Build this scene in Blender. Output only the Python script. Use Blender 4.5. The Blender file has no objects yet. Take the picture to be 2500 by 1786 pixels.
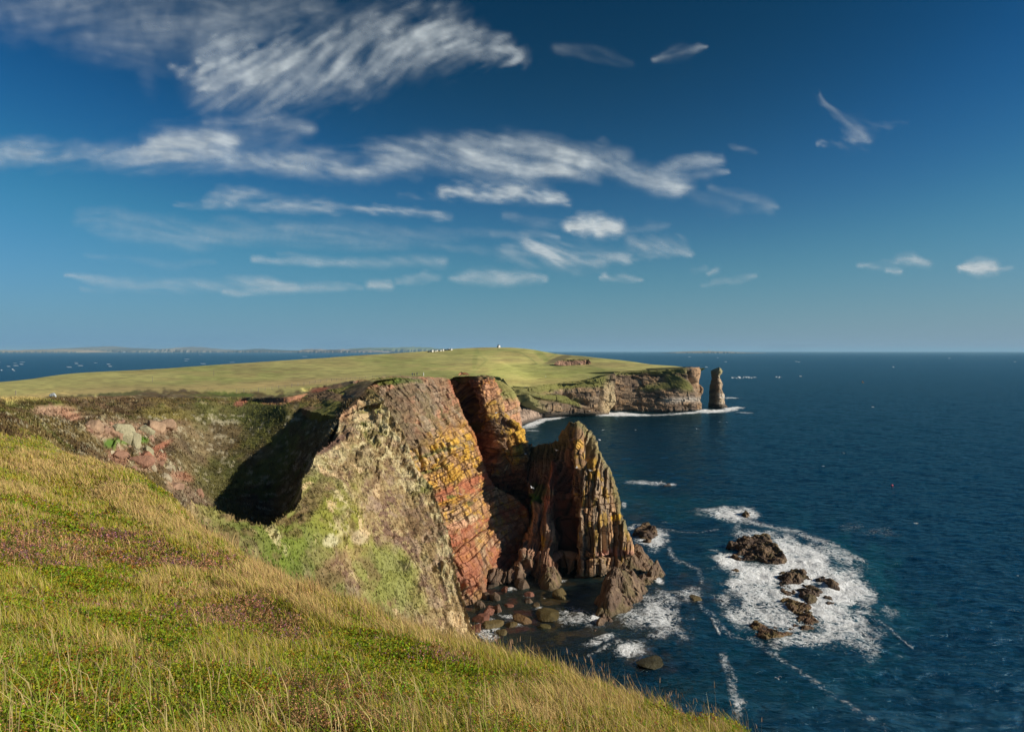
import bpy, math, random
import numpy as np
rng = np.random.default_rng(7)
random.seed(7)
SC = bpy.context.scene
COL = SC.collection
PI = math.pi
# ---------------------------------------------------------------- camera frame used to read the photograph
F, CX, HY, H = 1666.7, 1250.0, 857.0, 60.0
def W(px, py, Y):
    return np.array([(px-CX)/F*Y, Y, H-(py-HY)/F*Y])
def WA(px, py, Y):
    px = np.asarray(px, float); py = np.asarray(py, float); Y = np.asarray(Y, float)
    return np.stack([(px-CX)/F*Y, Y+0*px, H-(py-HY)/F*Y], -1)
def proj(P):
    Y = np.maximum(P[..., 1], .01)
    return P[..., 0]/Y*F+CX, (H-P[..., 2])/Y*F+HY
# ---------------------------------------------------------------- noise
def _h(ix, iy, iz, s):
    n = (ix*374761393 + iy*668265263 + iz*2147483647 + s*1274126177) & 0xFFFFFFFF
    n = ((n ^ (n >> 13))*1274126177) & 0xFFFFFFFF
    n = ((n ^ (n >> 16))*2246822519) & 0xFFFFFFFF
    return ((n ^ (n >> 15)) & 0xFFFFFF)/float(0xFFFFFF)
def hsh(a, b=0, c=0, s=0):
    return _h(np.asarray(a, np.int64), np.asarray(b, np.int64), np.asarray(c, np.int64), s)
def vn(P, s=0):
    i = np.floor(P).astype(np.int64); f = P-i; f = f*f*f*(f*(f*6-15)+10)
    r = 0
    for dx in (0, 1):
        wx = f[..., 0] if dx else 1-f[..., 0]
        for dy in (0, 1):
            wy = f[..., 1] if dy else 1-f[..., 1]
            for dz in (0, 1):
                wz = f[..., 2] if dz else 1-f[..., 2]
                r = r+wx*wy*wz*_h(i[..., 0]+dx, i[..., 1]+dy, i[..., 2]+dz, s)
    return r*2-1
def fbm(P, f=1.0, o=4, s=0, g=.5, l=2.03):
    P = np.asarray(P, float)*f; a = 1.; r = 0; t = 0
    for k in range(o):
        r = r+a*vn(P+k*17.3, s+k); t += a; a *= g; P = P*l
    return r/t
def ss(a, b, x):
    t = np.clip((x-a)/(b-a), 0, 1); return t*t*(3-2*t)
def p3(a, b, c=0):
    a = np.asarray(a, float); return np.stack([a, b+0*a, c+0*a], -1)
# ---------------------------------------------------------------- thin plate interpolation
class TPS:
    def __init__(s, X, z, reg=1e-4):
        X = np.asarray(X, float); z = np.asarray(z, float); n = len(X)
        s.m = X.mean(0); s.sc = X.std(0).mean(); s.X = (X-s.m)/s.sc
        K = s.k(s.X, s.X)+reg*np.eye(n); Pm = np.c_[np.ones(n), s.X]
        A = np.block([[K, Pm], [Pm.T, np.zeros((3, 3))]])
        s.w = np.linalg.solve(A, np.r_[z, np.zeros(3)])
    def k(s, A, B):
        d2 = ((A[:, None]-B[None])**2).sum(-1)
        return .5*d2*np.log(d2+1e-12)
    def __call__(s, Q):
        sh = Q.shape[:-1]; Q = (Q.reshape(-1, 2)-s.m)/s.sc; out = np.empty(len(Q)); n = len(s.X)
        for i in range(0, len(Q), 60000):
            q = Q[i:i+60000]; out[i:i+60000] = s.k(q, s.X)@s.w[:n]+s.w[n]+q@s.w[n+1:]
        return out.reshape(sh)
def inpoly(x, y, poly):
    poly = np.asarray(poly, float)[:, :2]; r = np.zeros(x.shape, bool); j = len(poly)-1
    for i in range(len(poly)):
        xi, yi = poly[i]; xj, yj = poly[j]
        if yi != yj:
            c = ((yi > y) != (yj > y)) & (x < (xj-xi)*(y-yi)/(yj-yi)+xi); r ^= c
        j = i
    return r
def dpoly(x, y, pts, closed=False, wts=None):
    """distance to a polyline; with wts also the interpolated weight"""
    pts = np.asarray(pts, float); n = len(pts); best = np.full(x.shape, 1e9); bw = np.zeros(x.shape)
    for i in range(n if closed else n-1):
        a = pts[i]; b = pts[(i+1) % n]; d = b[:2]-a[:2]; L = (d**2).sum()+1e-9
        t = np.clip(((x-a[0])*d[0]+(y-a[1])*d[1])/L, 0, 1)
        dd = np.hypot(x-a[0]-t*d[0], y-a[1]-t*d[1])
        if wts is not None:
            w = wts[i]+(wts[(i+1) % n]-wts[i])*t; dd = dd/np.maximum(w, 1e-3)
        best = np.minimum(best, dd)
    return best
# ---------------------------------------------------------------- mesh helpers
def mesh_np(name, V, Fq, cols=None, mat=None, parent=None, smooth=True, attrs=None, tri=None):
    """V (n,3); Fq (m,4) quads; tri (k,3); cols (n,3) linear colour per vertex"""
    me = bpy.data.meshes.new(name); V = np.ascontiguousarray(V, np.float32)
    me.vertices.add(len(V)); me.vertices.foreach_set('co', V.ravel())
    nq = 0 if Fq is None else len(Fq); nt = 0 if tri is None else len(tri)
    loops = np.concatenate([a for a in ((np.asarray(Fq).ravel() if nq else None), (np.asarray(tri).ravel() if nt else None)) if a is not None]).astype(np.int32)
    me.loops.add(len(loops)); me.loops.foreach_set('vertex_index', loops)
    me.polygons.add(nq+nt)
    st = np.concatenate([np.arange(nq)*4, nq*4+np.arange(nt)*3]).astype(np.int32)
    me.polygons.foreach_set('loop_start', st)
    me.update(calc_edges=True)
    me.polygons.foreach_set('use_smooth', np.full(nq+nt, bool(smooth)))
    if cols is not None:
        a = me.attributes.new('tint', 'FLOAT_COLOR', 'POINT')
        c = np.ones((len(V), 4), np.float32); c[:, :3] = np.clip(cols, 0, 1); a.data.foreach_set('color', c.ravel())
    for k, v in (attrs or {}).items():
        a = me.attributes.new(k, 'FLOAT', 'POINT'); a.data.foreach_set('value', np.ascontiguousarray(v, np.float32).ravel())
    if mat: me.materials.append(mat)
    me.validate(); me.update()
    o = bpy.data.objects.new(name, me); COL.objects.link(o); o.parent = parent
    return o
def tag(o, label=None, cat=None, group=None, kind=None):
    if label: o['label'] = label
    if cat: o['category'] = cat
    if group: o['group'] = group
    if kind: o['kind'] = kind
    return o
def empty(name, loc, label, cat, group=None, rz=0):
    o = bpy.data.objects.new(name, None); COL.objects.link(o); o.location = loc; o.rotation_euler = (0, 0, rz)
    o.empty_display_size = .3
    return tag(o, label, cat, group)
def gridq(nr, nc):
    i = np.arange(nr*nc).reshape(nr, nc)
    return np.stack([i[:-1, :-1], i[:-1, 1:], i[1:, 1:], i[1:, :-1]], -1)
def gnormals(P):
    a = np.gradient(P, axis=1); b = np.gradient(P, axis=0)
    n = np.cross(a, b); n /= np.linalg.norm(n, axis=-1, keepdims=True)+1e-9
    return n
# ---------------------------------------------------------------- materials
def new_mat(name):
    m = bpy.data.materials.new(name); m.use_nodes = True; nt = m.node_tree; nt.nodes.clear()
    return m, nt
def nd(nt, t, **kw):
    n = nt.nodes.new(t)
    for k, v in kw.items():
        if k[0] == '_': setattr(n, k[1:], v)
        else: n.inputs[k.replace('__', ' ')].default_value = v
    return n
def math_(nt, op, a, b=None, c=None, clamp=False):
    n = nt.nodes.new('ShaderNodeMath'); n.operation = op; n.use_clamp = clamp
    for i, v in enumerate((a, b, c)):
        if v is None: continue
        if isinstance(v, (int, float)): n.inputs[i].default_value = v
        else: nt.links.new(v, n.inputs[i])
    return n.outputs[0]
def noise_(nt, co, scale, detail=6, rough=.55, dist=0.):
    n = nd(nt, 'ShaderNodeTexNoise', Scale=scale, Detail=detail, Roughness=rough, Distortion=dist)
    nt.links.new(co, n.inputs['Vector']); return n.outputs['Fac']
def ground_mat(name, fine=3.0, var=.5, bump=.3, rough=.9, bscale=2.5, transl=0.0):
    m, nt = new_mat(name); L = nt.links
    co = nd(nt, 'ShaderNodeTexCoord').outputs['Object']
    at = nd(nt, 'ShaderNodeAttribute', _attribute_name='tint')
    n1 = noise_(nt, co, fine, 8, .65); n2 = noise_(nt, co, fine*.23, 4)
    v = math_(nt, 'ADD', math_(nt, 'MULTIPLY', math_(nt, 'SUBTRACT', n1, .5), var*3.2), math_(nt, 'MULTIPLY', math_(nt, 'SUBTRACT', n2, .5), var*1.4))
    v = math_(nt, 'MAXIMUM', math_(nt, 'ADD', v, 1.), .18)
    mx = nd(nt, 'ShaderNodeVectorMath', _operation='SCALE'); L.new(at.outputs['Color'], mx.inputs[0]); L.new(v, mx.inputs['Scale'])
    b = nd(nt, 'ShaderNodeBsdfPrincipled', Roughness=rough); b.inputs['Specular IOR Level'].default_value = .25
    L.new(mx.outputs[0], b.inputs['Base Color'])
    bp = nd(nt, 'ShaderNodeBump', Strength=bump, Distance=1.0/bscale)
    L.new(noise_(nt, co, bscale, 8, .6), bp.inputs['Height']); L.new(bp.outputs[0], b.inputs['Normal'])
    o = nd(nt, 'ShaderNodeOutputMaterial'); L.new(b.outputs[0], o.inputs[0])
    return m
def simple_mat(name, col, rough=.6, metal=0, var=.1, scale=5):
    m, nt = new_mat(name); L = nt.links
    co = nd(nt, 'ShaderNodeTexCoord').outputs['Object']
    n1 = noise_(nt, co, scale, 4)
    v = math_(nt, 'ADD', math_(nt, 'MULTIPLY', math_(nt, 'SUBTRACT', n1, .5), var*2), 1.)
    rgb = nd(nt, 'ShaderNodeRGB'); rgb.outputs[0].default_value = (*col, 1)
    mx = nd(nt, 'ShaderNodeVectorMath', _operation='SCALE'); L.new(rgb.outputs[0], mx.inputs[0]); L.new(v, mx.inputs['Scale'])
    b = nd(nt, 'ShaderNodeBsdfPrincipled', Roughness=rough, Metallic=metal); L.new(mx.outputs[0], b.inputs['Base Color'])
    o = nd(nt, 'ShaderNodeOutputMaterial'); L.new(b.outputs[0], o.inputs[0]); return m
def leaf_mat(name):
    m, nt = new_mat(name); L = nt.links
    at = nd(nt, 'ShaderNodeAttribute', _attribute_name='tint')
    d = nd(nt, 'ShaderNodeBsdfDiffuse'); t = nd(nt, 'ShaderNodeBsdfTranslucent')
    L.new(at.outputs['Color'], d.inputs[0]); L.new(at.outputs['Color'], t.inputs[0])
    mx = nd(nt, 'ShaderNodeMixShader', Fac=.35); L.new(d.outputs[0], mx.inputs[1]); L.new(t.outputs[0], mx.inputs[2])
    o = nd(nt, 'ShaderNodeOutputMaterial'); L.new(mx.outputs[0], o.inputs[0]); return m
M_LAND = ground_mat('grassland', 1.6, .30, .6, .95, 1.5)
M_FAR = ground_mat('far_land', .25, .22, .5, .95, .4)
M_ROCK = ground_mat('weathered_rock', 2.2, .22, .55, .88, 2.0)
M_SEAROCK = ground_mat('wet_rock', 2.5, .30, .8, .6, 2.2)
M_LEAF = leaf_mat('blades')
M_WHITE = simple_mat('white_paint', (.8, .8, .78), .5)
M_DARK = simple_mat('dark_paint', (.03, .032, .035), .45)
M_GLASS = simple_mat('dark_glass', (.02, .025, .03), .1)
M_WOOD = simple_mat('weathered_wood', (.22, .19, .15), .9, var=.3)
M_WIRE = simple_mat('galvanised_wire', (.25, .25, .25), .5, .6)
# ---------------------------------------------------------------- painting helpers (colours of turf, lichen and rock, plus some painted shade)
def lerp(a, b, t):
    return a+(np.asarray(b)-a)*t[..., None]
def blobs(C, px, py, lst, nz, edge=.35):
    """lst of (px,py,rx,ry,angle_deg,colour,strength)"""
    for (cx, cy, rx, ry, an, col, st) in lst:
        a = math.radians(an); dx = px-cx; dy = py-cy
        u = (dx*math.cos(a)+dy*math.sin(a))/rx; v = (-dx*math.sin(a)+dy*math.cos(a))/ry
        d = np.sqrt(u*u+v*v)+nz*.55
        C = lerp(C, col, st*ss(1+edge, 1-edge, d))
    return C
# ---------------------------------------------------------------- rock block displacement
def blocks(P, nb, td, bh, jw, seed, irr=.35, groove=.1, split=False):
    nb = np.asarray(nb, float); nb /= np.linalg.norm(nb); td = np.asarray(td, float); td /= np.linalg.norm(td)
    s = P@nb/bh+irr*1.3*fbm(P, .05, 2, seed+50)
    s = s+irr*.9*np.interp(s % 64, np.arange(65), np.r_[rng0(seed, 64), rng0(seed, 64)[:1]])
    i = np.floor(s).astype(np.int64); fs = s-i
    jit = hsh(i, 3, 5, seed)
    t = P@td/jw*(.6+.9*jit)+jit*17.7+irr*.8*fbm(P, .15/jw, 2, seed+70)
    j = np.floor(t).astype(np.int64); ft = t-j
    h = hsh(i, j, 7, seed+1); hb = hsh(i, 11, 3, seed+2)
    e = np.minimum(np.minimum(fs, 1-fs)*bh, np.minimum(ft, 1-ft)*jw)
    g = 1-ss(0, groove, e)
    if split: return h, hb, 1-ss(0, groove, np.minimum(fs, 1-fs)*bh), 1-ss(0, groove, np.minimum(ft, 1-ft)*jw)
    return h, hb, g
def rng0(s, n): return np.random.default_rng(s).uniform(-.5, .5, n)
# ---------------------------------------------------------------- relief bodies: an outline with real distances, depth and thickness
def relief(name, poly, ctrl, step, back, dispf, colf, mat, rag=3., seed=0, smooth=False, rings=4, thing=None, rnd=0., rndw=14, fade=14):
    poly = np.asarray(poly, float); x0, y0 = poly[:, :2].min(0)-4; x1, y1 = poly[:, :2].max(0)+4
    xs = np.arange(x0, x1, step); ys = np.arange(y0, y1, step)
    PX, PY = np.meshgrid(xs, ys)
    c = np.asarray(ctrl, float); T = TPS(c[:, :2], c[:, 2], 1e-3)
    Y = T(np.stack([PX, PY], -1))
    if rnd:
        de = dpoly(PX, PY, poly, True); Y = Y+rnd*(1-np.clip(de/rndw, 0, 1))**2
    P = WA(PX, PY, Y)
    wob = p3(PX, PY)
    qx = PX+rag*(.5*fbm(wob, .06, 4, seed+5)+.9*(hsh(np.floor(PX/5+2*fbm(wob, .05, 2, seed)), np.floor(PY/8+2*fbm(wob, .05, 2, seed+1)), 1, seed)-.5)); qy = PY+rag*(.5*fbm(wob, .06, 4, seed+9)+.9*(hsh(np.floor(PX/7), np.floor(PY/6), 2, seed)-.5))
    keep = inpoly(qx, qy, poly)
    N = gnormals(P); flip = (N[..., 1] > 0); N[flip] *= -1
    d, info = dispf(P, N, PX, PY)
    de_ = dpoly(PX, PY, poly, True); d = d*(.25+.75*ss(0, fade, de_))
    P2 = P+N*d[..., None]
    C = colf(P, N, PX, PY, d, info)
    nr, nc = PX.shape; q = gridq(nr, nc)
    k4 = keep[:-1, :-1] & keep[:-1, 1:] & keep[1:, 1:] & keep[1:, :-1]
    Fq = q[k4]
    # skirt
    e = {}
    E = np.concatenate([Fq[:, [0, 1]], Fq[:, [1, 2]], Fq[:, [2, 3]], Fq[:, [3, 0]]])
    key = np.sort(E, 1); kk = key[:, 0]*10**7+key[:, 1]
    u, idx, cnt = np.unique(kk, return_index=True, return_counts=True)
    B = E[idx[cnt == 1]]
    V = P2.reshape(-1, 3); CC = C.reshape(-1, 3)
    used, inv = np.unique(Fq, return_inverse=True); V0 = V[used]; C0 = CC[used]; Fq = inv.reshape(Fq.shape)
    m = {int(a): k for k, a in enumerate(used)}
    Bm = np.array([[m[int(a)], m[int(b)]] for a, b in B])
    bv, binv = np.unique(Bm, return_inverse=True); Bi = binv.reshape(Bm.shape)
    Vs = [V0]; Cs = [C0]; Fs = [Fq]; prev = Bm; n = len(V0); back = np.asarray(back, float)
    for r in range(1, rings+1):
        t = r/rings; ex = V0[bv]+back*t*(.6+.4*t)
        ex = ex+.8*t*np.stack([fbm(V0[bv]*1., .3, 2, seed+r), 0*t*V0[bv][:, 1], fbm(V0[bv]*1., .3, 2, seed+r+20)], -1)*0
        Vs.append(ex); Cs.append(C0[bv]); cur = Bi+n
        Fs.append(np.stack([prev[:, 1], prev[:, 0], cur[:, 0], cur[:, 1]], -1)); prev = cur; n += len(bv)
    o = mesh_np(name, np.concatenate(Vs), np.concatenate(Fs), np.concatenate(Cs), mat, smooth=smooth)
    return o
# palette (linear base colours)
RED = np.array([.33, .105, .055]); PINK = np.array([.47, .25, .15]); TANR = np.array([.41, .255, .115]); YEL = np.array([.58, .34, .035])
GREYR = np.array([.32, .255, .185]); BRN = np.array([.12, .075, .045]); DKR = np.array([.07, .045, .032]); LICH = np.array([.50, .46, .29])
GRN = np.array([.105, .155, .025]); GRN2 = np.array([.16, .20, .03]); OLV = np.array([.135, .125, .04]); DRY = np.array([.33, .25, .11])
HEA = np.array([.16, .10, .075]); PLAT = np.array([.27, .25, .085]); DGR = np.array([.05, .075, .02]); CREAM = np.array([.5, .40, .26])
# ================================================================ SKY, SUN, CAMERA
SUN_AZ, SUN_EL = math.radians(102), math.radians(23.5)   # azimuth clockwise from +Y
SD = np.array([math.sin(SUN_AZ)*math.cos(SUN_EL), math.cos(SUN_AZ)*math.cos(SUN_EL), math.sin(SUN_EL)])
w = bpy.data.worlds.new('World'); SC.world = w; w.use_nodes = True; nt = w.node_tree; nt.nodes.clear()
sky = nt.nodes.new('ShaderNodeTexSky'); sky.sky_type = 'NISHITA'; sky.sun_disc = False
sky.sun_elevation = SUN_EL; sky.sun_rotation = SUN_AZ; sky.altitude = 60; sky.air_density = 1.0; sky.dust_density = .35; sky.ozone_density = 3.5
hs = nt.nodes.new('ShaderNodeGamma'); hs.inputs['Gamma'].default_value = 1.35
sc_ = nt.nodes.new('ShaderNodeVectorMath'); sc_.operation = 'SCALE'; sc_.inputs['Scale'].default_value = .085
cv = nt.nodes.new('ShaderNodeRGBCurve')          # exposure response of the sky through a polariser
def setc(c, pts):
    c.points[0].location = pts[0]; c.points[1].location = pts[-1]
    for q_ in pts[1:-1]: c.points.new(*q_)
setc(cv.mapping.curves[0], [(0, 0), (.076, .001), (.16, .008), (.29, .036), (.5, .085), (.8, .15), (1, .19)])
setc(cv.mapping.curves[1], [(0, 0), (.169, .036), (.332, .105), (.558, .22), (.75, .28), (1, .345)])
setc(cv.mapping.curves[2], [(0, 0), (.39, .096), (.5, .155), (.64, .25), (.94, .39), (1, .42)])
cv.mapping.update()
tc = nt.nodes.new('ShaderNodeTexCoord'); sx = nt.nodes.new('ShaderNodeSeparateXYZ'); nt.links.new(tc.outputs['Generated'], sx.inputs[0])
def wm(op, a, b=None, cl=False):
    n = nt.nodes.new('ShaderNodeMath'); n.operation = op; n.use_clamp = cl
    for i, v in enumerate((a, b)):
        if v is None: continue
        if isinstance(v, (int, float)): n.inputs[i].default_value = v
        else: nt.links.new(v, n.inputs[i])
    return n.outputs[0]
hzf = wm('POWER', 2.71828, wm('MULTIPLY', wm('ABSOLUTE', sx.outputs['Z']), -10.5))   # low haze layer near the horizon
hmix = nt.nodes.new('ShaderNodeMix'); hmix.data_type = 'RGBA'; nt.links.new(wm('MULTIPLY', hzf, .95, True), hmix.inputs['Factor'])
hcol = nt.nodes.new('ShaderNodeMix'); hcol.data_type = 'RGBA'; nt.links.new(wm('ADD', wm('MULTIPLY', sx.outputs['X'], .8), .5, True), hcol.inputs['Factor'])
hcol.inputs['A'].default_value = (.14, .30, .50, 1); hcol.inputs['B'].default_value = (.235, .33, .45, 1)
sc2 = nt.nodes.new('ShaderNodeVectorMath'); sc2.operation = 'SCALE'; sc2.inputs['Scale'].default_value = .82/.085
bg = nt.nodes.new('ShaderNodeBackground'); bg.inputs['Strength'].default_value = .085
wo = nt.nodes.new('ShaderNodeOutputWorld'); K = nt.links
K.new(sky.outputs[0], hs.inputs['Color']); K.new(hs.outputs[0], sc_.inputs[0]); K.new(sc_.outputs[0], cv.inputs['Color']); K.new(cv.outputs[0], hmix.inputs['A']); K.new(hcol.outputs['Result'], hmix.inputs['B'])
K.new(hmix.outputs['Result'], sc2.inputs[0]); K.new(sc2.outputs[0], bg.inputs[0]); K.new(bg.outputs[0], wo.inputs[0])
ld = bpy.data.lights.new('sun', 'SUN'); ld.energy = 5.0; ld.angle = math.radians(.5); ld.color = (1, .90, .74)
lo = bpy.data.objects.new('sun', ld); COL.objects.link(lo)
from mathutils import Vector
lo.rotation_euler = Vector(SD).to_track_quat('Z', 'Y').to_euler(); lo.location = (200, -50, 200)
cd = bpy.data.cameras.new('camera'); cam = bpy.data.objects.new('camera', cd); COL.objects.link(cam); SC.camera = cam
cam.location = (0, 0, H); cam.rotation_euler = (PI/2, 0, 0); cd.sensor_width = 36; cd.lens = 24; cd.shift_y = -.0144; cd.clip_end = 300000; cd.clip_start = .05
SC.view_settings.view_transform = 'Standard'; SC.view_settings.look = 'None'; SC.view_settings.exposure = 0.3; SC.view_settings.gamma = 1
SC.cycles.sample_clamp_direct = 4; SC.cycles.max_bounces = 6; SC.cycles.transparent_max_bounces = 24; SC.cycles.use_denoising = True

# ================================================================ LAND (headland, hill, plateau, moor and hollow as one sheet)
LC = [(-400,1010,88),(-400,985,140),(-400,950,300),(-400,942,560),(-400,965,800),
(0,1000,100),(0,985,130),(0,968,168),(0,947,300),(0,935,600),(0,950,900),
(150,1060,108),(150,1020,124),(150,988,148),(150,967,185),(150,943,330),(150,915,680),(150,925,950),
(300,1170,108),(300,1100,127),(300,1040,144),(300,1000,157),(300,972,176),(300,957,210),(300,935,340),(300,907,760),(300,914,1100),
(400,1215,118),(400,1120,138),(400,1050,155),(400,1000,168),(400,972,184),
(500,1300,102),(500,1240,134),(500,1150,158),(500,1070,170),(500,1000,178),(500,966,194),(500,952,210),(500,925,380),(500,893,900),(500,899,1250),
(600,1330,116),(600,1270,133),(560,1230,143),(560,1150,162),(620,1200,152),(620,1120,166),(620,1050,175),(640,1000,182),(640,966,197),
(680,1275,134),(700,1230,146),(700,1150,159),(700,1080,169),(700,1010,175),(700,962,197),(700,945,225),(700,920,420),(700,880,1000),(700,886,1300),
(735,1215,127),(780,1100,151),(780,1040,166),(790,1003,176),(800,962,190),(800,944,215),(800,934,240),(830,985,175),(850,946,205),(880,931,200),(900,925,280),(900,900,480),(900,866,1050),(900,872,1350),
(1000,917,330),(1000,890,600),(1000,860,1100),(1000,866,1400),(1100,921,222),(1100,905,400),(1100,880,700),(1100,852,1100),(1100,858,1400),
(900,929,204),(950,923,206),(1000,922,209),(1050,923,213),(1096,926,219),(1160,919,224),(1200,920,233),(1220,921,240),(1200,919,300),(1200,917,400),(1200,913,500),(1225,924,320),(1230,926,420),(1150,915,420),(1150,905,560),(1220,880,700),(1220,848,1080),(1220,854,1400),(1300,853,1050),(1300,862,1350),
(1260,950,560),(1260,920,620),(1260,900,720),(1350,935,640),(1350,915,700),(1350,897,800),(1340,861,1040),(1420,869,1020),(1420,880,1250),
(1440,926,668),(1440,905,740),(1455,873,960),(1500,916,672),(1500,898,760),(1507,878,940),(1507,890,1100),(1560,909,695),(1560,899,740),(1560,885,880),(1595,890,850),(1648,893,810),(1648,903,715),(1712,898,705),(1712,900,760),(1712,915,900)]
LCa = np.array(LC, float)
PLC = WA(LCa[:, 0], LCa[:, 1], LCa[:, 2])
def uv_(px, Y): return np.stack([(px-CX)/F*2.2, np.log(Y)], -1)
TL = TPS(uv_(LCa[:, 0], LCa[:, 2]), PLC[:, 2], 2e-4)
# seaward limit of the land in (px, Y)
LEDGE = [(-700,60),(430,60),(520,88),(572,96),(649,101),(700,111),(737,119),(772,136),(800,150),(836,163),(880,172),(915,190),(950,202),(1000,207),(1096,217),(1112,224),(1160,225),(1204,231),(1212,242),(1216,300),(1220,400),(1230,500),(1252,574),(1290,592),(1314,606),(1362,642),(1400,646),(1440,652),(1503,666),(1506,691),(1540,700),(1600,702),(1650,698),(1700,699),(1713,705),(1722,740),(1700,900),(1640,1500),(-700,1500)]
NU, NV = 900, 820
us = np.linspace((-420-CX)/F, (1730-CX)/F, NU); vs = np.linspace(math.log(66), math.log(1500), NV)
U, Vv = np.meshgrid(us, vs); Yl = np.exp(Vv)
Zl = np.zeros_like(U)
Zl = TL(np.stack([U*2.2, Vv], -1))
PXg = U*F+CX
Pl = np.stack([U*Yl, Yl, Zl], -1)
fade = ss(900, 250, Yl)
# slow swells, peat hags and tussocks
hollow = ss(230, 150, Yl)*ss(1000, 850, PXg)
Zl = Zl+1.0*fbm(Pl*[1, 1, 0], .035, 3, 3)*ss(80, 130, Yl)*(.4+.6*hollow)+.45*fbm(Pl*[1, 1, .5], .25, 4, 4)*(.12+.88*hollow)
hag = fbm(Pl*[1, 1, 0], .06, 4, 12)
Pl[..., 2] = Zl
ppx, ppy = proj(Pl)
hz = ((ppy > 938) & (ppy < 1010))*ss(.0, .12, np.abs(hag)) 
Zl = Zl-.9*ss(.18, .24, hag)*hollow*ss(1010, 995, ppy)*ss(935, 950, ppy)
def scarp(pts, depth, wid):
    global Zl
    d = dpoly(ppx, ppy, np.array(pts, float)); side = ss(0, 3, ppy-np.interp(ppx, [p[0] for p in pts], [p[1] for p in pts]))
    inx = ss(pts[0][0]-15, pts[0][0]+5, ppx)*ss(pts[-1][0]+15, pts[-1][0]-5, ppx)
    Zl = Zl-depth*side*np.exp(-(d/wid)**2)*inx
scarp([(588,966),(640,971),(700,972),(745,965),(768,957)], 1.5, 10)
scarp([(745,944),(790,941),(830,948)], 1.8, 8)
scarp([(95,990),(150,984),(200,990)], 1.6, 9)
scarp([(165,1006),(200,1001),(235,1004)], 1.6, 7)
for (a, b, r, dd) in ((305,1060,50,1.6),(370,1085,40,-1.4),(235,1045,40,1.8),(430,1130,40,.9),(350,1040,45,-1.2),(280,1100,40,-1.3),(760,985,40,1.4),(800,975,30,-1.2)):
    Zl = Zl+dd*np.exp(-(((ppx-a)/r)**2+((ppy-b)/(r*.5))**2))*(1+.8*fbm(Pl, .4, 3, 31))
crag = np.exp(-(((ppx-300)/140)**2+((ppy-1070-(ppx-300)*.4)/50)**2)*1.2)
hb_, hbb_, g_ = blocks(Pl, (.5, .3, .9), (1, .2, .1), 2.0, 2.4, 77, .6, .2)
Zl = Zl+crag*((hb_-.4)*4.2*ss(.35, .6, vn(Pl*.22, 91)*.5+.5)-g_*.3)
Pl[..., 2] = Zl
# third scarp behind: red quarry scar on the hill
ppx, ppy = proj(Pl)
qd = np.exp(-(((ppx-1395)/42)**2+((ppy-883)/9.0)**2)**2)
Pl[..., 2] += 0
nz = fbm(Pl*[1, 1, .6], .09, 4, 21); nz2 = fbm(Pl*[1, 1, .6], .35, 4, 22); nzf = fbm(p3(ppx, ppy), .035, 4, 23)
streak = fbm(p3(ppx*.012, ppy*.12), 1, 5, 24)
C = np.ones(Pl.shape)*PLAT*1.4
C = lerp(C, (.235, .25, .07), .7*ss(-.1, .35, fbm(p3(ppx*.006, ppy*.05), 1, 4, 25)))
C = lerp(C, (.33, .27, .10), .6*ss(.0, .35, streak))
C = lerp(C, (.25, .19, .08), .45*ss(.18, .42, fbm(p3(ppx*.008, ppy*.09), 1, 4, 26)))
# foot of the field, straw-coloured
yt = np.interp(ppx, [-400,0,150,300,500,640,800,900], [985,975,962,952,948,940,931,924])
C = lerp(C, (.42, .31, .13), .75*np.exp(-((ppy-yt)/9)**2)*ss(950, 800, ppx))
# moor and hollow
my = np.interp(ppx, [-400,0,100,150,250,330,470,520,640,760,860,900], [1000,984,976,968,962,955,953,956,962,950,935,925])
moor = ss(-4, 5, ppy-my+14*nzf+4*fbm(p3(ppx, ppy), .12, 3, 33))*ss(300, 230, Yl)*ss(980, 920, ppx)
CM = np.ones(Pl.shape)*np.array([.155, .115, .045])
CM = lerp(CM, (.13, .085, .045), ss(-.05, .3, nz)); CM = lerp(CM, (.125, .135, .035), .8*ss(.05, .3, nz2*.5+fbm(Pl, .05, 3, 27)))
CM = lerp(CM, (.15, .10, .06), .6*ss(.1, .4, fbm(Pl, .12, 4, 28))); CM = lerp(CM, (.34, .30, .17), .6*ss(.28, .5, fbm(Pl, .5, 3, 29)))
CM = blobs(CM, ppx, ppy, [(470,1080,75,40,10,(.22,.19,.11),.25),(520,1050,80,26,5,(.16,.115,.07),.4),(560,1010,90,20,0,(.12,.12,.04),.6),(640,1010,70,30,0,(.13,.14,.04),.8),
 (450,1150,60,60,40,(.22,.19,.10),.2),(540,1180,60,70,60,(.12,.13,.04),.6),(470,1230,60,40,30,(.2,.14,.1),.7),(560,958,60,9,3,(.12,.17,.03),.8),(400,1010,80,16,3,(.2,.17,.05),.8),
 (360,1050,70,20,5,(.36,.25,.15),.5),(300,1040,60,20,0,(.2,.15,.09),.5)], nz)
CM = lerp(CM, (.05, .035, .025), .6*crag*g_+.0*nz); CM = CM*(.86+.55*fbm(Pl*[1, 1, .6], .8, 4, 35)+.35*fbm(Pl*[1, 1, .6], .2, 3, 36))[..., None]*np.where(ppy > 985, .86, .95)[..., None]; CM = lerp(CM, (.40, .36, .25), .55*ss(.26, .42, fbm(Pl, .7, 3, 37)+.25*fbm(Pl, .08, 2, 38))*(ppy > 1010))
C = lerp(C, 0, moor*1.0)+CM*moor[..., None]
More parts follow.
